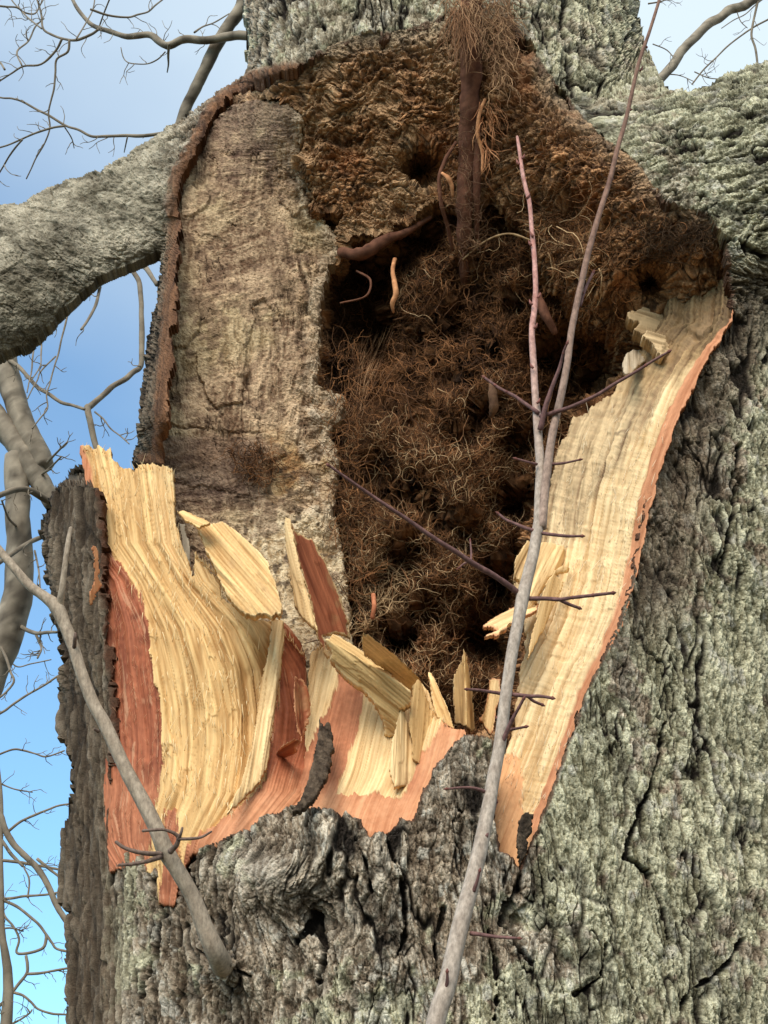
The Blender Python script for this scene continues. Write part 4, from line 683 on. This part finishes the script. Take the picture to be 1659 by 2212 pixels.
for lab, pts, rad, cc in [
    ('thin dark root left of the thick one', [(985,308,3.2),(962,345,3.2),(949,385,3.21),(953,440,3.24),(967,490,3.3),(978,540,3.36)], [5,5,5,5,4.5,4], RB),
    ('short side root right of the thick one', [(1034,220,3.15),(1032,300,3.2),(1030,380,3.23),(1030,450,3.28),(1030,520,3.36)], [7,9,10,8,6], RB),
    ('split orange root piece beside the thick one', [(1048,215,3.13),(1036,245,3.13),(1032,290,3.15),(1042,330,3.17),(1041,372,3.18)], [4,5.5,5,4,3], RO),
    ('curled orange root stub', [(955,374,3.2),(968,385,3.19),(976,402,3.2),(978,425,3.22)], [3.5,6,5,3], RO),
    ('orange broken root hanging at left of the hollow', [(853,560,3.33),(848,585,3.31),(852,610,3.3),(855,635,3.3),(848,655,3.31),(850,675,3.33)], [5,5.5,6,6.5,6,3], RO),
    ('short orange root low in the hollow', [(806,1285,3.33),(808,1310,3.31),(804,1335,3.32)], [5,5,5], ((0.3,0.1,0.05),(0.5,0.2,0.1))),
    ('brown root arching along the top left of the hollow', [(735,545,3.42),(780,548,3.38),(830,520,3.38),(880,500,3.38),(930,470,3.38)], [12,16,14,9,6], RB),
    ('brown root in the right of the hollow', [(1160,640,3.36),(1178,680,3.35),(1200,720,3.38)], [12,11,7], RB),
    ('reddish root crossing the left of the hollow', [(770,585,3.42),(800,605,3.4),(790,640,3.4),(735,655,3.42)], [2.5,3,2.5,2], RB),
    ('pale root twisting across the middle', [(1150,520,3.3),(1100,505,3.3),(1050,520,3.33),(1000,560,3.36)], [2,2.5,2,2], (D2[0], D2[1])),
    ('dark root stub in the middle of the hollow', [(1060,820,3.33),(1064,850,3.32),(1066,880,3.33),(1062,900,3.35)], [4,11,12,5], ((0.06,0.03,0.018),(0.16,0.09,0.05)))]:
    tubes_mesh('side_root', [bar(pts, rad, M_root, '', None, cc, 10, 6, 0.16, len(lab))], ROOT, M_root, lab)
hairs = [strands(520, [(955,-40),(1110,-40),(1112,60),(1100,190),(1050,160),(1040,90),(965,60)], lambda x, y: 3.04 + 0.04 * np.abs(x - 1020) / 80 + 0 * y, 11, 5.5, 0.5, 0.0011, ((0.16,0.08,0.04),(0.48,0.30,0.16)), w_dir=(1.25, 0.9), depth=(0.0, 0.03), seed=21),
         strands(90, [(960,0),(1020,0),(1020,70),(985,80)], lambda x, y: 3.02 + 0 * y, 11, 8.0, 0.2, 0.0012, ((0.16,0.08,0.04),(0.38,0.2,0.1)), w_dir=(1.6, 0.35), depth=(0.0, 0.02), seed=22),
         strands(60, [(1030,210),(1080,200),(1060,380),(1040,380)], lambda x, y: 3.13 + 0.0003 * (y - 200), 11, 4.5, 0.3, 0.0013, RO, w_dir=(1.4, 0.5), depth=(0.0, 0.02), seed=23),
         strands(160, [(985,230),(1030,230),(1050,560),(985,560)], lambda x, y: 3.12 + 0.0006 * (y - 200), 11, 4.5, 0.5, 0.0008, ((0.1,0.05,0.03),(0.3,0.18,0.1)), depth=(0.0, 0.02), seed=24)]
o = many_tubes(np.concatenate([s[0] for s in hairs]), np.concatenate([s[1] for s in hairs]), np.concatenate([s[2] for s in hairs]), 'root_hairs', ROOT, M_root); o['kind'] = 'stuff'; o['label'] = 'shaggy brown hairs round the top of the thick root'

# ------------------------------------------------------------------ sprout growing from the trunk
SPC = ((0.23, 0.18, 0.13), (0.40, 0.33, 0.25)); SPD = ((0.10, 0.065, 0.05), (0.2, 0.14, 0.11))
spr = tubes_mesh('sprout', [bar([(482,2088,3.03),(466,2056,2.97),(440,1998,2.95),(418,1940,2.94),(380,1874,2.92),(357,1836,2.91),(340,1794,2.9),(310,1734,2.9),(270,1659,2.9),(230,1571,2.9),(200,1516,2.9),(175,1451,2.9),(158,1396,2.9),(140,1350,2.9),(122,1311,2.9),(98,1290,2.9),(65,1266,2.9),(30,1226,2.9),(0,1191,2.9),(-50,1130,2.9),(-160,1000,2.9)], [21,19,16,15,15,17,15,14.5,13.5,13,12.5,12,12.5,13,15,11,10,9,9,8,6], M_twig, '', None, SPC, 16, 5, 0.03, 5)], TREE, M_twig, 'long pale grey shoot growing from the bark at lower left and leaning out left')
for pts, rad in [([(128,1312,2.9),(134,1275,2.88),(141,1215,2.87),(148,1165,2.87),(153,1140,2.87)], [9,7,6,5,4.5]),
                 ([(350,1845,2.90),(322,1844,2.88),(295,1840,2.87),(268,1831,2.87),(250,1818,2.87)], [6,4.5,4,3.5,3]),
                 ([(348,1850,2.90),(320,1860,2.87),(290,1866,2.86),(256,1869,2.86)], [6,4,3.5,3]),
                 ([(368,1840,2.88),(382,1824,2.86),(384,1806,2.85),(358,1793,2.84),(330,1793,2.84),(308,1795,2.84)], [6,4.5,4,3,3,3]),
                 ([(384,1812,2.85),(410,1812,2.84),(436,1808,2.84),(457,1796,2.84)], [3.5,3,2.5,2]),
                 ([(386,1812,2.85),(391,1800,2.84),(394,1788,2.84)], [4,3,2.5]), ([(160,1400,2.89),(162,1380,2.87),(163,1368,2.865)], [4,4,3]), ([(212,1580,2.89),(204,1575,2.87)], [4,2.5])]:
    tubes_mesh('twig', [bar(pts, rad, M_twig, '', None, SPC if rad[0] > 8 else SPD, 8, 5, 0.08, 9)], spr, M_twig)

# ------------------------------------------------------------------ sapling in front of the tree
SAP = thing('sapling', 'slim grey sapling forking into two reddish shoots in front of the torn trunk', 'sapling', (0.1, 2.0, 0))
GC = ((0.27, 0.215, 0.17), (0.44, 0.375, 0.31)); PK = ((0.36, 0.17, 0.14), (0.50, 0.28, 0.24)); BR = ((0.13, 0.07, 0.05), (0.24, 0.14, 0.10)); TW = ((0.09, 0.045, 0.042), (0.19, 0.10, 0.09))
def up_pts(l): return [(x, y, Y) for x, y, Y in l]
stemP = [(937,2230,2.42),(965,2130,2.43),(985,2040,2.44),(1002,1970,2.45),(1019,1909,2.46),(1040,1820,2.47),(1056,1740,2.48),(1066,1680,2.49),(1080,1606,2.5),(1093,1500,2.51),(1107,1406,2.52),(1118,1350,2.53),(1129,1291,2.54),(1140,1245,2.55),(1152,1196,2.56),(1160,1150,2.57),(1168,1106,2.58)]
stemR = [17.5,17,16.5,16,15.5,14.5,13.5,13,12.2,12,12,12.2,14,12.4,12,12,11]
P = np.array([W(*p) for p in stemP]); R = np.array([r * p[2] / math.cos(PITCH) / FD for r, p in zip(stemR, stemP)])
low = np.array([[-0.07, 2.34, 0.0], [-0.06, 2.35, 0.6], [-0.02, 2.38, 1.25], [0.035, 2.40, 1.68]]); P = np.vstack([low, P]); R = np.r_[0.026, 0.023, 0.020, 0.018, R]
P, R = catmull(P, R, 5); V, q, t = tube(P, R, 18)
ring = ss(0.55, 0.75, noise2(np.repeat(np.arange(len(P)), 18) * 0.9, 0 * np.arange(len(P) * 18), 4)); ring = np.r_[ring, 0, 0]
V[:-2] += (V[:-2] - np.repeat(P, 18, axis=0)) * (0.03 * ring[:-2] + 0.03 * fbm3(V[:-2] * 50, 2, 4))[:, None]
tt = np.clip(0.5 + 0.9 * fbm3(V * [160, 160, 30], 3, 19) - 0.3 * ring, 0, 1)
tubes_mesh('stem', [(V, q, t, lerp(GC[0], GC[1], tt))], SAP, M_twig, 'pale grey lower stem')
def shoot(pts, rad, ca, cb, lab, sd):
    V, q, t, c = bar(pts, rad, M_twig, '', None, ca, 12, 7, 0.05, sd); z = V[:, 2]; f = ss(z.min() + 0.08, z.min() + 0.55 * (z.max() - z.min()), z); c2 = lerp(cb[0], cb[1], np.clip(0.5 + fbm3(V * 90, 2, sd), 0, 1))
    tubes_mesh('shoot', [(V, q, t, lerp(c, c2, f))], SAP, M_twig, lab)
shoot([(1163,1130,2.575),(1165,1060,2.59),(1167,1003,2.6),(1163,950,2.61),(1160,903,2.615),(1156,850,2.62),(1153,793,2.63),(1149,718,2.64),(1154,670,2.65),(1157,628,2.655),(1156,590,2.66),(1154,553,2.67),(1149,500,2.68),(1144,440,2.69),(1136,408,2.7),(1129,375,2.7),(1124,340,2.71),(1118,300,2.72),(1117,294,2.72)], [10.5,10,10,9.5,9.5,8,7.8,7,7,6.5,6.3,6,5.5,5.2,5,4.8,4.5,3.8,2.5], GC, PK, 'left shoot ending in a pink tip', 31)
shoot([(1170,1140,2.57),(1177,1060,2.58),(1184,1003,2.585),(1192,943,2.59),(1209,868,2.6),(1224,793,2.61),(1234,718,2.62),(1249,643,2.63),(1269,553,2.64),(1289,480,2.65),(1317,390,2.67),(1334,320,2.68),(1354,250,2.69),(1379,140,2.7),(1404,65,2.72),(1424,0,2.73),(1446,-80,2.75)], [11,9.5,9.5,9,8.8,8.4,8,7.8,7.4,7,6.4,6,5.6,5,4.5,4.2,3.6], ((0.22, 0.15, 0.115), (0.36, 0.26, 0.205)), BR, 'right shoot, reddish brown and taller', 37)
TWIGS = [([(1163,892),(1136,873),(1110,855),(1078,838),(1047,816)], 5.2, 2.8), ([(1166,900),(1200,890),(1236,878),(1290,853),(1330,828),(1370,805),(1410,780),(1444,760)], 5.5, 3), ([(1167,928),(1178,880),(1192,838),(1209,793),(1217,762),(1225,742)], 6.5, 2.5), ([(1252,662),(1260,636),(1270,612),(1281,590)], 4.5, 3),
         ([(1160,1003),(1140,998),(1115,991)], 3.4, 2.2), ([(1190,1003),(1220,1000),(1252,993)], 3.6, 2.2), ([(1152,1146),(1128,1138),(1110,1130),(1092,1122),(1077,1110)], 4.2, 2.6), ([(1172,1152),(1194,1155),(1225,1158),(1256,1158)], 4.2, 3),
         ([(1122,1283),(1098,1264),(1062,1240),(1020,1216),(985,1192),(940,1164),(880,1122),(840,1096),(790,1062),(750,1034),(711,1006)], 6.6, 3.0), ([(1017,1214),(1018,1195),(1016,1170)], 2.6, 1.8), ([(1010,1214),(1000,1219),(992,1226)], 2.4, 1.6),
         ([(1143,1293),(1180,1293),(1210,1295),(1236,1291),(1280,1286),(1323,1281)], 4.8, 3.4), ([(1208,1295),(1226,1304),(1250,1313)], 3.8, 3), ([(1082,1498),(1056,1494),(1034,1491),(1010,1489)], 3.8, 2.6), ([(1104,1500),(1125,1502),(1146,1504),(1168,1504),(1192,1508)], 4.5, 3), ([(1140,1503),(1152,1514),(1170,1522)], 3.4, 2.6),
         ([(1080,1612),(1092,1588),(1100,1568),(1110,1548),(1120,1530),(1131,1510)], 5.4, 2.8), ([(1098,1577),(1114,1574),(1135,1570)], 3.4, 2.6), ([(1096,1578),(1086,1568),(1075,1553)], 3.2, 2.2), ([(1052,1713),(1036,1706),(1010,1701),(966,1704)], 3.8, 2.2), ([(1017,2016),(1040,2019),(1075,2024),(1120,2027)], 4.2, 2.4),
         ([(1050,1808),(1056,1788),(1064,1760),(1072,1734)], 4.2, 2.6), ([(1023,1925),(1030,1905),(1036,1882)], 4.2, 2.4), ([(962,2138),(966,2120),(966,2100)], 4.2, 2.6), ([(1106,1395),(1112,1392),(1116,1388)], 6, 3)]
def Yst(y): return float(np.interp(y, [294, 700, 1106, 1600, 2230], [2.72, 2.63, 2.57, 2.5, 2.42]))
for i, (pl, ra, rb_) in enumerate(TWIGS):
    n = len(pl); y0 = Yst(pl[0][1]); sg = -0.10 if i % 3 else 0.08; lng = math.hypot(pl[-1][0] - pl[0][0], pl[-1][1] - pl[0][1])
    pts = [(x, y, y0 + (-0.012 if lng < 90 and pl[-1][1] > 1700 and abs(pl[-1][0]-pl[0][0]) < 30 else 0) + sg * (k / (n - 1)) * lng / 250) for k, (x, y) in enumerate(pl)]
    parts = [bar(pts, list(np.linspace(ra, rb_, n)), M_twig, '', None, TW, 8, 5, 0.10, i)]
    # buds along the twig and at the tip
    for f in ([1.0] + ([0.35, 0.6, 0.8] if lng > 100 else [])):
        k = f * (n - 1); a = int(min(k, n - 2)); fr = k - a; c = [pts[a][j] * (1 - fr) + pts[a + 1][j] * fr for j in range(3)]
        dx, dy = pts[a + 1][0] - pts[a][0], pts[a + 1][1] - pts[a][1]; l = math.hypot(dx, dy) + 1e-6; dx /= l; dy /= l
        parts.append(bar([(c[0] - 3 * dx, c[1] - 3 * dy, c[2]), (c[0] + 2 * dx, c[1] + 2 * dy, c[2]), (c[0] + 8 * dx, c[1] + 8 * dy, c[2])], [rb_ * 0.9, rb_ * 1.45, rb_ * 0.35], M_twig, '', None, ((0.10, 0.035, 0.03), (0.2, 0.08, 0.06)), 7, 3, 0.04, i))
    tubes_mesh('twig', parts, SAP, M_twig)
# buds on the shoots
for i, (x, y, s) in enumerate([(1129,340,1),(1120,352,-1),(1140,425,1),(1150,508,-1),(1146,527,-1),(1163,640,1),(1148,655,-1),(1156,706,1),(1150,792,-1),(1162,868,1),(1198,925,-1),(1222,800,1),(1240,700,-1),(1258,630,-1),(1282,520,-1),(1300,450,1),(1322,385,-1),(1340,300,1),(1362,235,-1),(1384,150,1),(1396,100,-1)]):
    Yb = Yst(y) - 0.004
    tubes_mesh('bud', [bar([(x - 2 * s, y + 3, Yb), (x + 2 * s, y - 1, Yb), (x + 4.5 * s, y - 8, Yb)], [3.0, 3.4, 0.8], M_twig, '', None, ((0.14, 0.05, 0.04), (0.26, 0.11, 0.09)), 7, 3, 0.03, i)], SAP, M_twig)

# ------------------------------------------------------------------ bare branches against the sky
FC = ((0.13, 0.105, 0.075), (0.25, 0.21, 0.155)); FG = ((0.085, 0.07, 0.052), (0.36, 0.31, 0.235))
def twiglets(pl, Y, seed, n, ln, r):
    """little side twigs growing off a traced branch"""
    g_ = np.random.default_rng(seed); P = np.array(pl, float); seg = np.hypot(*np.diff(P, axis=0).T); cum = np.r_[0, np.cumsum(seg)]; out = []
    for k in range(n):
        s = g_.uniform(0.12, 1.0) * cum[-1]; i = min(np.searchsorted(cum, s) - 1, len(seg) - 1); i = max(i, 0); f = (s - cum[i]) / (seg[i] + 1e-6); c = P[i] * (1 - f) + P[i + 1] * f
        a = math.atan2(P[i + 1][1] - P[i][1], P[i + 1][0] - P[i][0]) + g_.choice([-1, 1]) * g_.uniform(0.5, 1.2); l = ln * g_.uniform(0.5, 1.4); K = 5; pts = [tuple(c) + (Y,)]; x, y, YY_ = c[0], c[1], Y
        for j in range(K):
            a += g_.normal(0, 0.38); x += math.cos(a) * l / K; y += math.sin(a) * l / K; YY_ += g_.normal(0, 0.012) * Y / 3; pts.append((x, y, YY_))
        rr = [r * (1 - 0.5 * j / K) for j in range(K + 1)]; out.append((pts, rr))
        if g_.random() < 0.5 and l > 22:
            b = a + g_.choice([-1, 1]) * g_.uniform(0.6, 1.1); c2 = pts[3]; p2 = [c2]; x, y = c2[0], c2[1]
            for j in range(3): b += g_.normal(0, .35); x += math.cos(b) * l * 0.15; y += math.sin(b) * l * 0.15; p2.append((x, y, c2[2]))
            out.append((p2, [r * .7, r * .6, r * .5, r * .45]))
    return out
def branch(parent, pl, ra, rb_, Y0, Y1, nt_, seed, cc=FC, name='branch', m=None, ln=40, tr=1.7):
    gj = np.random.default_rng(seed + 900); pl2 = [pl[0]]
    for (xa, ya), (xb_, yb_) in zip(pl[:-1], pl[1:]):
        l = math.hypot(xb_ - xa, yb_ - ya); m_ = max(1, int(l / 22))
        for q in range(1, m_ + 1):
            j_ = 0 if ra > 16 else min(2.0, 0.5 + ra * 0.18); pl2.append((xa + (xb_ - xa) * q / m_ + gj.normal(0, j_), ya + (yb_ - ya) * q / m_ + gj.normal(0, j_)))
    pl = pl2; nt_ = int(math.ceil(nt_ * 1.5))
    n = len(pl); pts = [(x, y, Y0 + (Y1 - Y0) * k / (n - 1)) for k, (x, y) in enumerate(pl)]
    b = tubes_mesh(name, [bar(pts, list(np.linspace(ra, rb_, n)), M_far, '', None, cc, 10, 5, 0.09, seed, frq=30)], parent, m or M_far)
    tr = tr * 0.85
    if nt_:
        tl = twiglets(pl, (Y0 + Y1) / 2, seed, nt_, ln, tr)
        for k, (p, r) in enumerate(tl):
            tubes_mesh('twig', [bar(p, r, M_far, '', None, cc, 5, 3, 0.05, seed + k)], b, m or M_far)
    return b
S = 40
# branches of the old tree's own crown, upper left
for i, (pl, a, b, n) in enumerate([
    ([(560,80),(520,75),(470,82),(440,84),(400,85),(362,96),(325,80),(275,75),(210,62),(190,50),(170,20),(145,-20)], 13, 4, 7),
    ([(545,-60),(520,20),(498,50),(480,78),(462,108),(447,140),(425,185),(405,225),(385,280)], 19, 13, 0),
    ([(365,95),(366,120),(364,140),(361,156)], 4, 1.6, 0), ([(357,112),(342,128),(320,137),(295,139),(275,133),(266,124),(262,102)], 2, 1.3, 2),
    ([(212,64),(198,76),(165,86),(135,83),(110,75),(94,62),(90,30),(80,-10)], 4, 2.5, 4),
    ([(134,84),(120,110),(90,140),(50,142),(25,158),(5,172),(-20,190)], 3.2, 2, 4), ([(47,141),(37,112),(62,88),(78,58),(95,40)], 2.4, 2, 3),
    ([(150,85),(146,112),(124,128),(116,190),(106,245),(108,275),(96,310),(80,340),(56,386)], 3.2, 1.5, 4),
    ([(430,285),(400,285),(345,290),(275,296),(200,294),(170,282),(142,270),(105,252),(80,238),(50,220),(-20,204)], 5, 2.2, 4),
    ([(140,272),(90,280),(45,302),(-10,322)], 3, 2, 3), ([(48,302),(20,340),(-10,385)], 2.6, 1.8, 2), ([(275,297),(268,330)], 2, 1.3, 0),
    ([(195,20),(235,32),(275,37),(320,25),(355,-4),(380,-30)], 3, 2.2, 3), ([(-10,12),(35,16),(52,28),(75,28),(100,-10)], 2.8, 2, 3), ([(420,70),(460,48),(495,28)], 2.6, 1.6, 1),
    ([(10,150),(0,135),(-20,125)], 3, 2, 0), ([(240,-10),(225,30),(216,55)], 2, 2, 1), ([(140,275),(155,300),(160,320)], 1.8, 1.2, 1), ([(90,62),(60,40),(30,5),(10,-20)], 2.2, 1.8, 3), ([(165,84),(185,50),(200,20),(206,-20)], 2.2, 1.6, 2)]):
    branch(TREE, pl, a, b, 3.75, 3.95, n, S + i, FG if a > 10 else FC, tr=1.5)
# the bare tree close behind on the left
BT = thing('bare_tree', 'grey bare tree behind the smooth left limb of the torn trunk', 'tree', tuple(W(-260, 2600, 5.0) * [1, 1, 0]), 'bare winter trees behind the old trunk')
zb = W(-230, 2600, 5.0)
P = np.array([[zb[0], 5.0, 0.0], [zb[0] + 0.02, 5.0, 0.6], [W(-190, 2100, 5)[0], 5.0, W(-190, 2100, 5)[2]], W(-110, 1700, 5.0), W(-30, 1480, 5.0), W(2, 1412, 5.0), W(22, 1352, 5.0), W(36, 1300, 5.0), W(42, 1246, 5.0), W(42, 1170, 5.0), W(38, 1106, 5.0), W(36, 1040, 5.0), W(34, 985, 5.0)])
R = np.array([0.12, 0.095, 0.08, 0.07, 0.062, 0.058, 0.058, 0.060, 0.056, 0.05, 0.05, 0.05, 0.045]); P, R = catmull(P, R, 5); V, q, t = tube(P, R, 16)
V[:-2] += (V[:-2] - np.repeat(P, 16, axis=0)) * (0.22 * fbm3(V[:-2] * 9, 3, 44))[:, None]
tubes_mesh('trunk', [(V, q, t, lerp(FG[0], FG[1], np.clip(0.5 + 1.3 * fbm3(V * 22, 5, 45), 0, 1)))], BT, M_far)
for i, (pl, a, b, n, nm) in enumerate([
    ([(95,1010),(82,975),(60,935),(42,895),(28,850),(14,800),(5,740),(-5,680)], 24, 30, 0, 'limb'), ([(120,1090),(100,1062),(75,1025),(45,975),(10,925),(-40,860)], 22, 28, 0, 'limb'),
    ([(130,1098),(92,1078),(60,1058),(35,1056),(0,1072),(-40,1090)], 8, 6, 3, 'branch'), ([(120,1150),(80,1165),(30,1192),(-20,1225)], 5, 5, 1, 'branch'), ([(42,1352),(60,1362),(80,1368),(100,1364),(122,1366)], 5, 3, 4, 'branch'),
    ([(76,1366),(84,1384),(90,1402),(80,1422)], 3, 2, 3, 'branch'), ([(-10,1380),(14,1424),(30,1476),(4,1502),(-20,1512)], 3.5, 2, 3, 'branch'), ([(100,1002),(118,985),(144,955)], 3.5, 1.8, 3, 'branch'), ([(85,1030),(110,1010),(130,985)], 3, 2, 2, 'branch'), ([(-10,755),(40,793),(80,833),(130,868),(182,884)], 5.5, 3.5, 1, 'branch'),
    ([(280,560),(290,585),(300,608),(307,678),(306,753),(303,790),(250,833),(195,878),(188,884),(195,913),(206,955),(214,1010)], 5.5, 7.5, 1, 'branch'), ([(296,556),(318,580),(342,614)], 8, 5, 0, 'branch'), ([(240,590),(190,633),(130,670),(115,700),(75,740)], 10, 6, 3, 'branch'), ([(216,620),(206,660),(190,690),(175,710)], 4, 3, 1, 'branch'),
    ([(152,660),(140,705),(125,763),(100,853),(103,883),(70,925)], 2.4, 1.5, 3, 'branch'), ([(76,740),(68,800),(58,850)], 2.2, 1.4, 1, 'branch'), ([(120,770),(90,800),(60,860)], 2, 1.4, 1, 'branch'), ([(205,890),(240,925),(280,958)], 2.2, 1.3, 3, 'branch'), ([(90,740),(86,790),(70,820)], 2, 1.4, 1, 'branch'),
    ([(40,1140),(20,1120),(5,1080)], 3, 2, 2, 'branch'), ([(75,1190),(82,1230),(88,1270)], 2.4, 1.5, 3, 'branch')]):
    branch(BT, pl, a, b, 5.0, 5.0 - 0.3 * (nm == 'branch'), n, 100 + i, FG if a > 9 else FC, nm, tr=1.6, ln=34)
# a farther one, lower left
BT2 = thing('bare_tree', 'thin twiggy bare tree against blue sky at the lower left edge', 'tree', tuple(W(2, 2600, 8.0) * [1, 1, 0]), 'bare winter trees behind the old trunk')
P = np.array([[W(2, 1960, 8)[0] - 0.1, 8, 0.0], W(2, 2300, 8.0), W(4, 2000, 8.0), W(2, 1850, 8.0), W(1, 1700, 8.0), W(-30, 1500, 8.0)]); R = np.array([0.05, 0.035, 0.016, 0.012, 0.01, 0.008]); P, R = catmull(P, R, 6); V, q, t = tube(P, R, 10)
tubes_mesh('trunk', [(V, q, t, lerp(FC[0], FC[1], np.clip(0.5 + fbm3(V * 10, 3, 46), 0, 1)))], BT2, M_far)
for i, (pl, a, b, n) in enumerate([
    ([(-20,1720),(0,1762),(14,1792),(32,1826),(55,1850),(76,1870),(94,1896),(110,1924),(122,1952),(150,2000)], 6.5, 5.5, 0), ([(-10,1800),(25,1845),(48,1870)], 4, 3, 2),
    ([(-10,1546),(30,1522),(60,1501),(95,1478),(160,1440)], 2.6, 2, 4), ([(-10,1633),(25,1620),(50,1621),(75,1628),(100,1634),(140,1622)], 2.2, 1.6, 4), ([(18,1796),(45,1775),(75,1759),(105,1748),(150,1735)], 2.8, 2, 3),
    ([(0,1942),(35,1958),(65,1979),(84,1998),(100,2019),(112,2036),(125,2050),(160,2060)], 3, 2.4, 4), ([(101,2022),(96,2044),(80,2054),(52,2062),(36,2056),(42,2028),(28,2000),(10,1976),(4,1940)], 3, 2, 3),
    ([(56,2064),(58,2084),(58,2104),(38,2130),(16,2156),(-10,2182)], 2.8, 3, 4), ([(58,2104),(85,2104),(112,2098),(160,2088)], 2.6, 1.8, 4), ([(30,2144),(50,2150),(84,2180),(110,2190),(160,2192)], 2.6, 1.8, 3), ([(5,1942),(50,1936),(110,1930),(150,1922)], 2.8, 2, 3),
    ([(0,1858),(40,1862),(75,1868),(120,1876),(160,1882)], 3, 2.5, 3), ([(60,1940),(62,1900),(50,1872)], 2, 1.4, 2), ([(-10,2010),(20,2004),(50,2012)], 2, 1.4, 3), ([(80,1855),(110,1880),(150,1910)], 3, 2.5, 1), ([(-10,2220),(30,2210),(60,2190),(70,2180)], 2.2, 1.4, 3), ([(-5,1690),(30,1705),(70,1712)], 1.8, 1.2, 3), ([(0,1420),(40,1440),(110,1425)], 1.6, 1.2, 3)]):
    branch(BT2, pl, a, b, 8.0, 8.0, n, 200 + i, FC, tr=1.1, ln=38)
# one to the right, seen in the fork
BT3 = thing('bare_tree', 'bare tree whose branch crosses the white sky in the fork at upper right', 'tree', tuple(W(1900, 2600, 6.0) * [1, 1, 0]), 'bare winter trees behind the old trunk')
P = np.array([[2.3, 6.0, 0.0], [2.25, 6.0, 1.5], [2.15, 6.0, 3.0], W(1800, 300, 6.0) + [0, 0, -1.2], W(1790, 100, 6.0), W(1800, -150, 6.0)]); R = np.array([0.16, 0.13, 0.11, 0.08, 0.06, 0.04]); P, R = catmull(P, R, 6); V, q, t = tube(P, R, 14)
tubes_mesh('trunk', [(V, q, t, lerp(FG[0], FG[1], np.clip(0.5 + fbm3(V * 10, 3, 47), 0, 1)))], BT3, M_far)
for i, (pl, a, b, n) in enumerate([
    ([(1795,-120),(1720,-60),(1640,-14),(1606,8),(1580,22),(1529,55),(1500,82),(1474,110),(1450,138),(1428,168),(1400,200)], 13, 12, 0), ([(1640,-10),(1632,20),(1625,60),(1624,78),(1632,105),(1634,132),(1640,180)], 3.4, 2.6, 2),
    ([(1700,20),(1659,40),(1630,58),(1600,78),(1570,100),(1545,125),(1520,152),(1496,182)], 2.6, 2, 4), ([(1659,-10),(1610,30),(1560,60)], 1.8, 1.2, 0), ([(1400,8),(1430,2),(1450,-10)], 2.4, 1.6, 2), ([(1410,95),(1440,108),(1460,130)], 1.8, 1.2, 2), ([(1500,155),(1530,168),(1560,172)], 1.8, 1.2, 2), ([(1590,20),(1600,45),(1614,60)], 1.6, 1, 1), ([(1440,160),(1470,165),(1500,178)], 1.6, 1, 2)]):
    branch(BT3, pl, a, b, 6.0, 6.0, n, 300 + i, FG if a > 9 else FC, tr=1.2, ln=30)
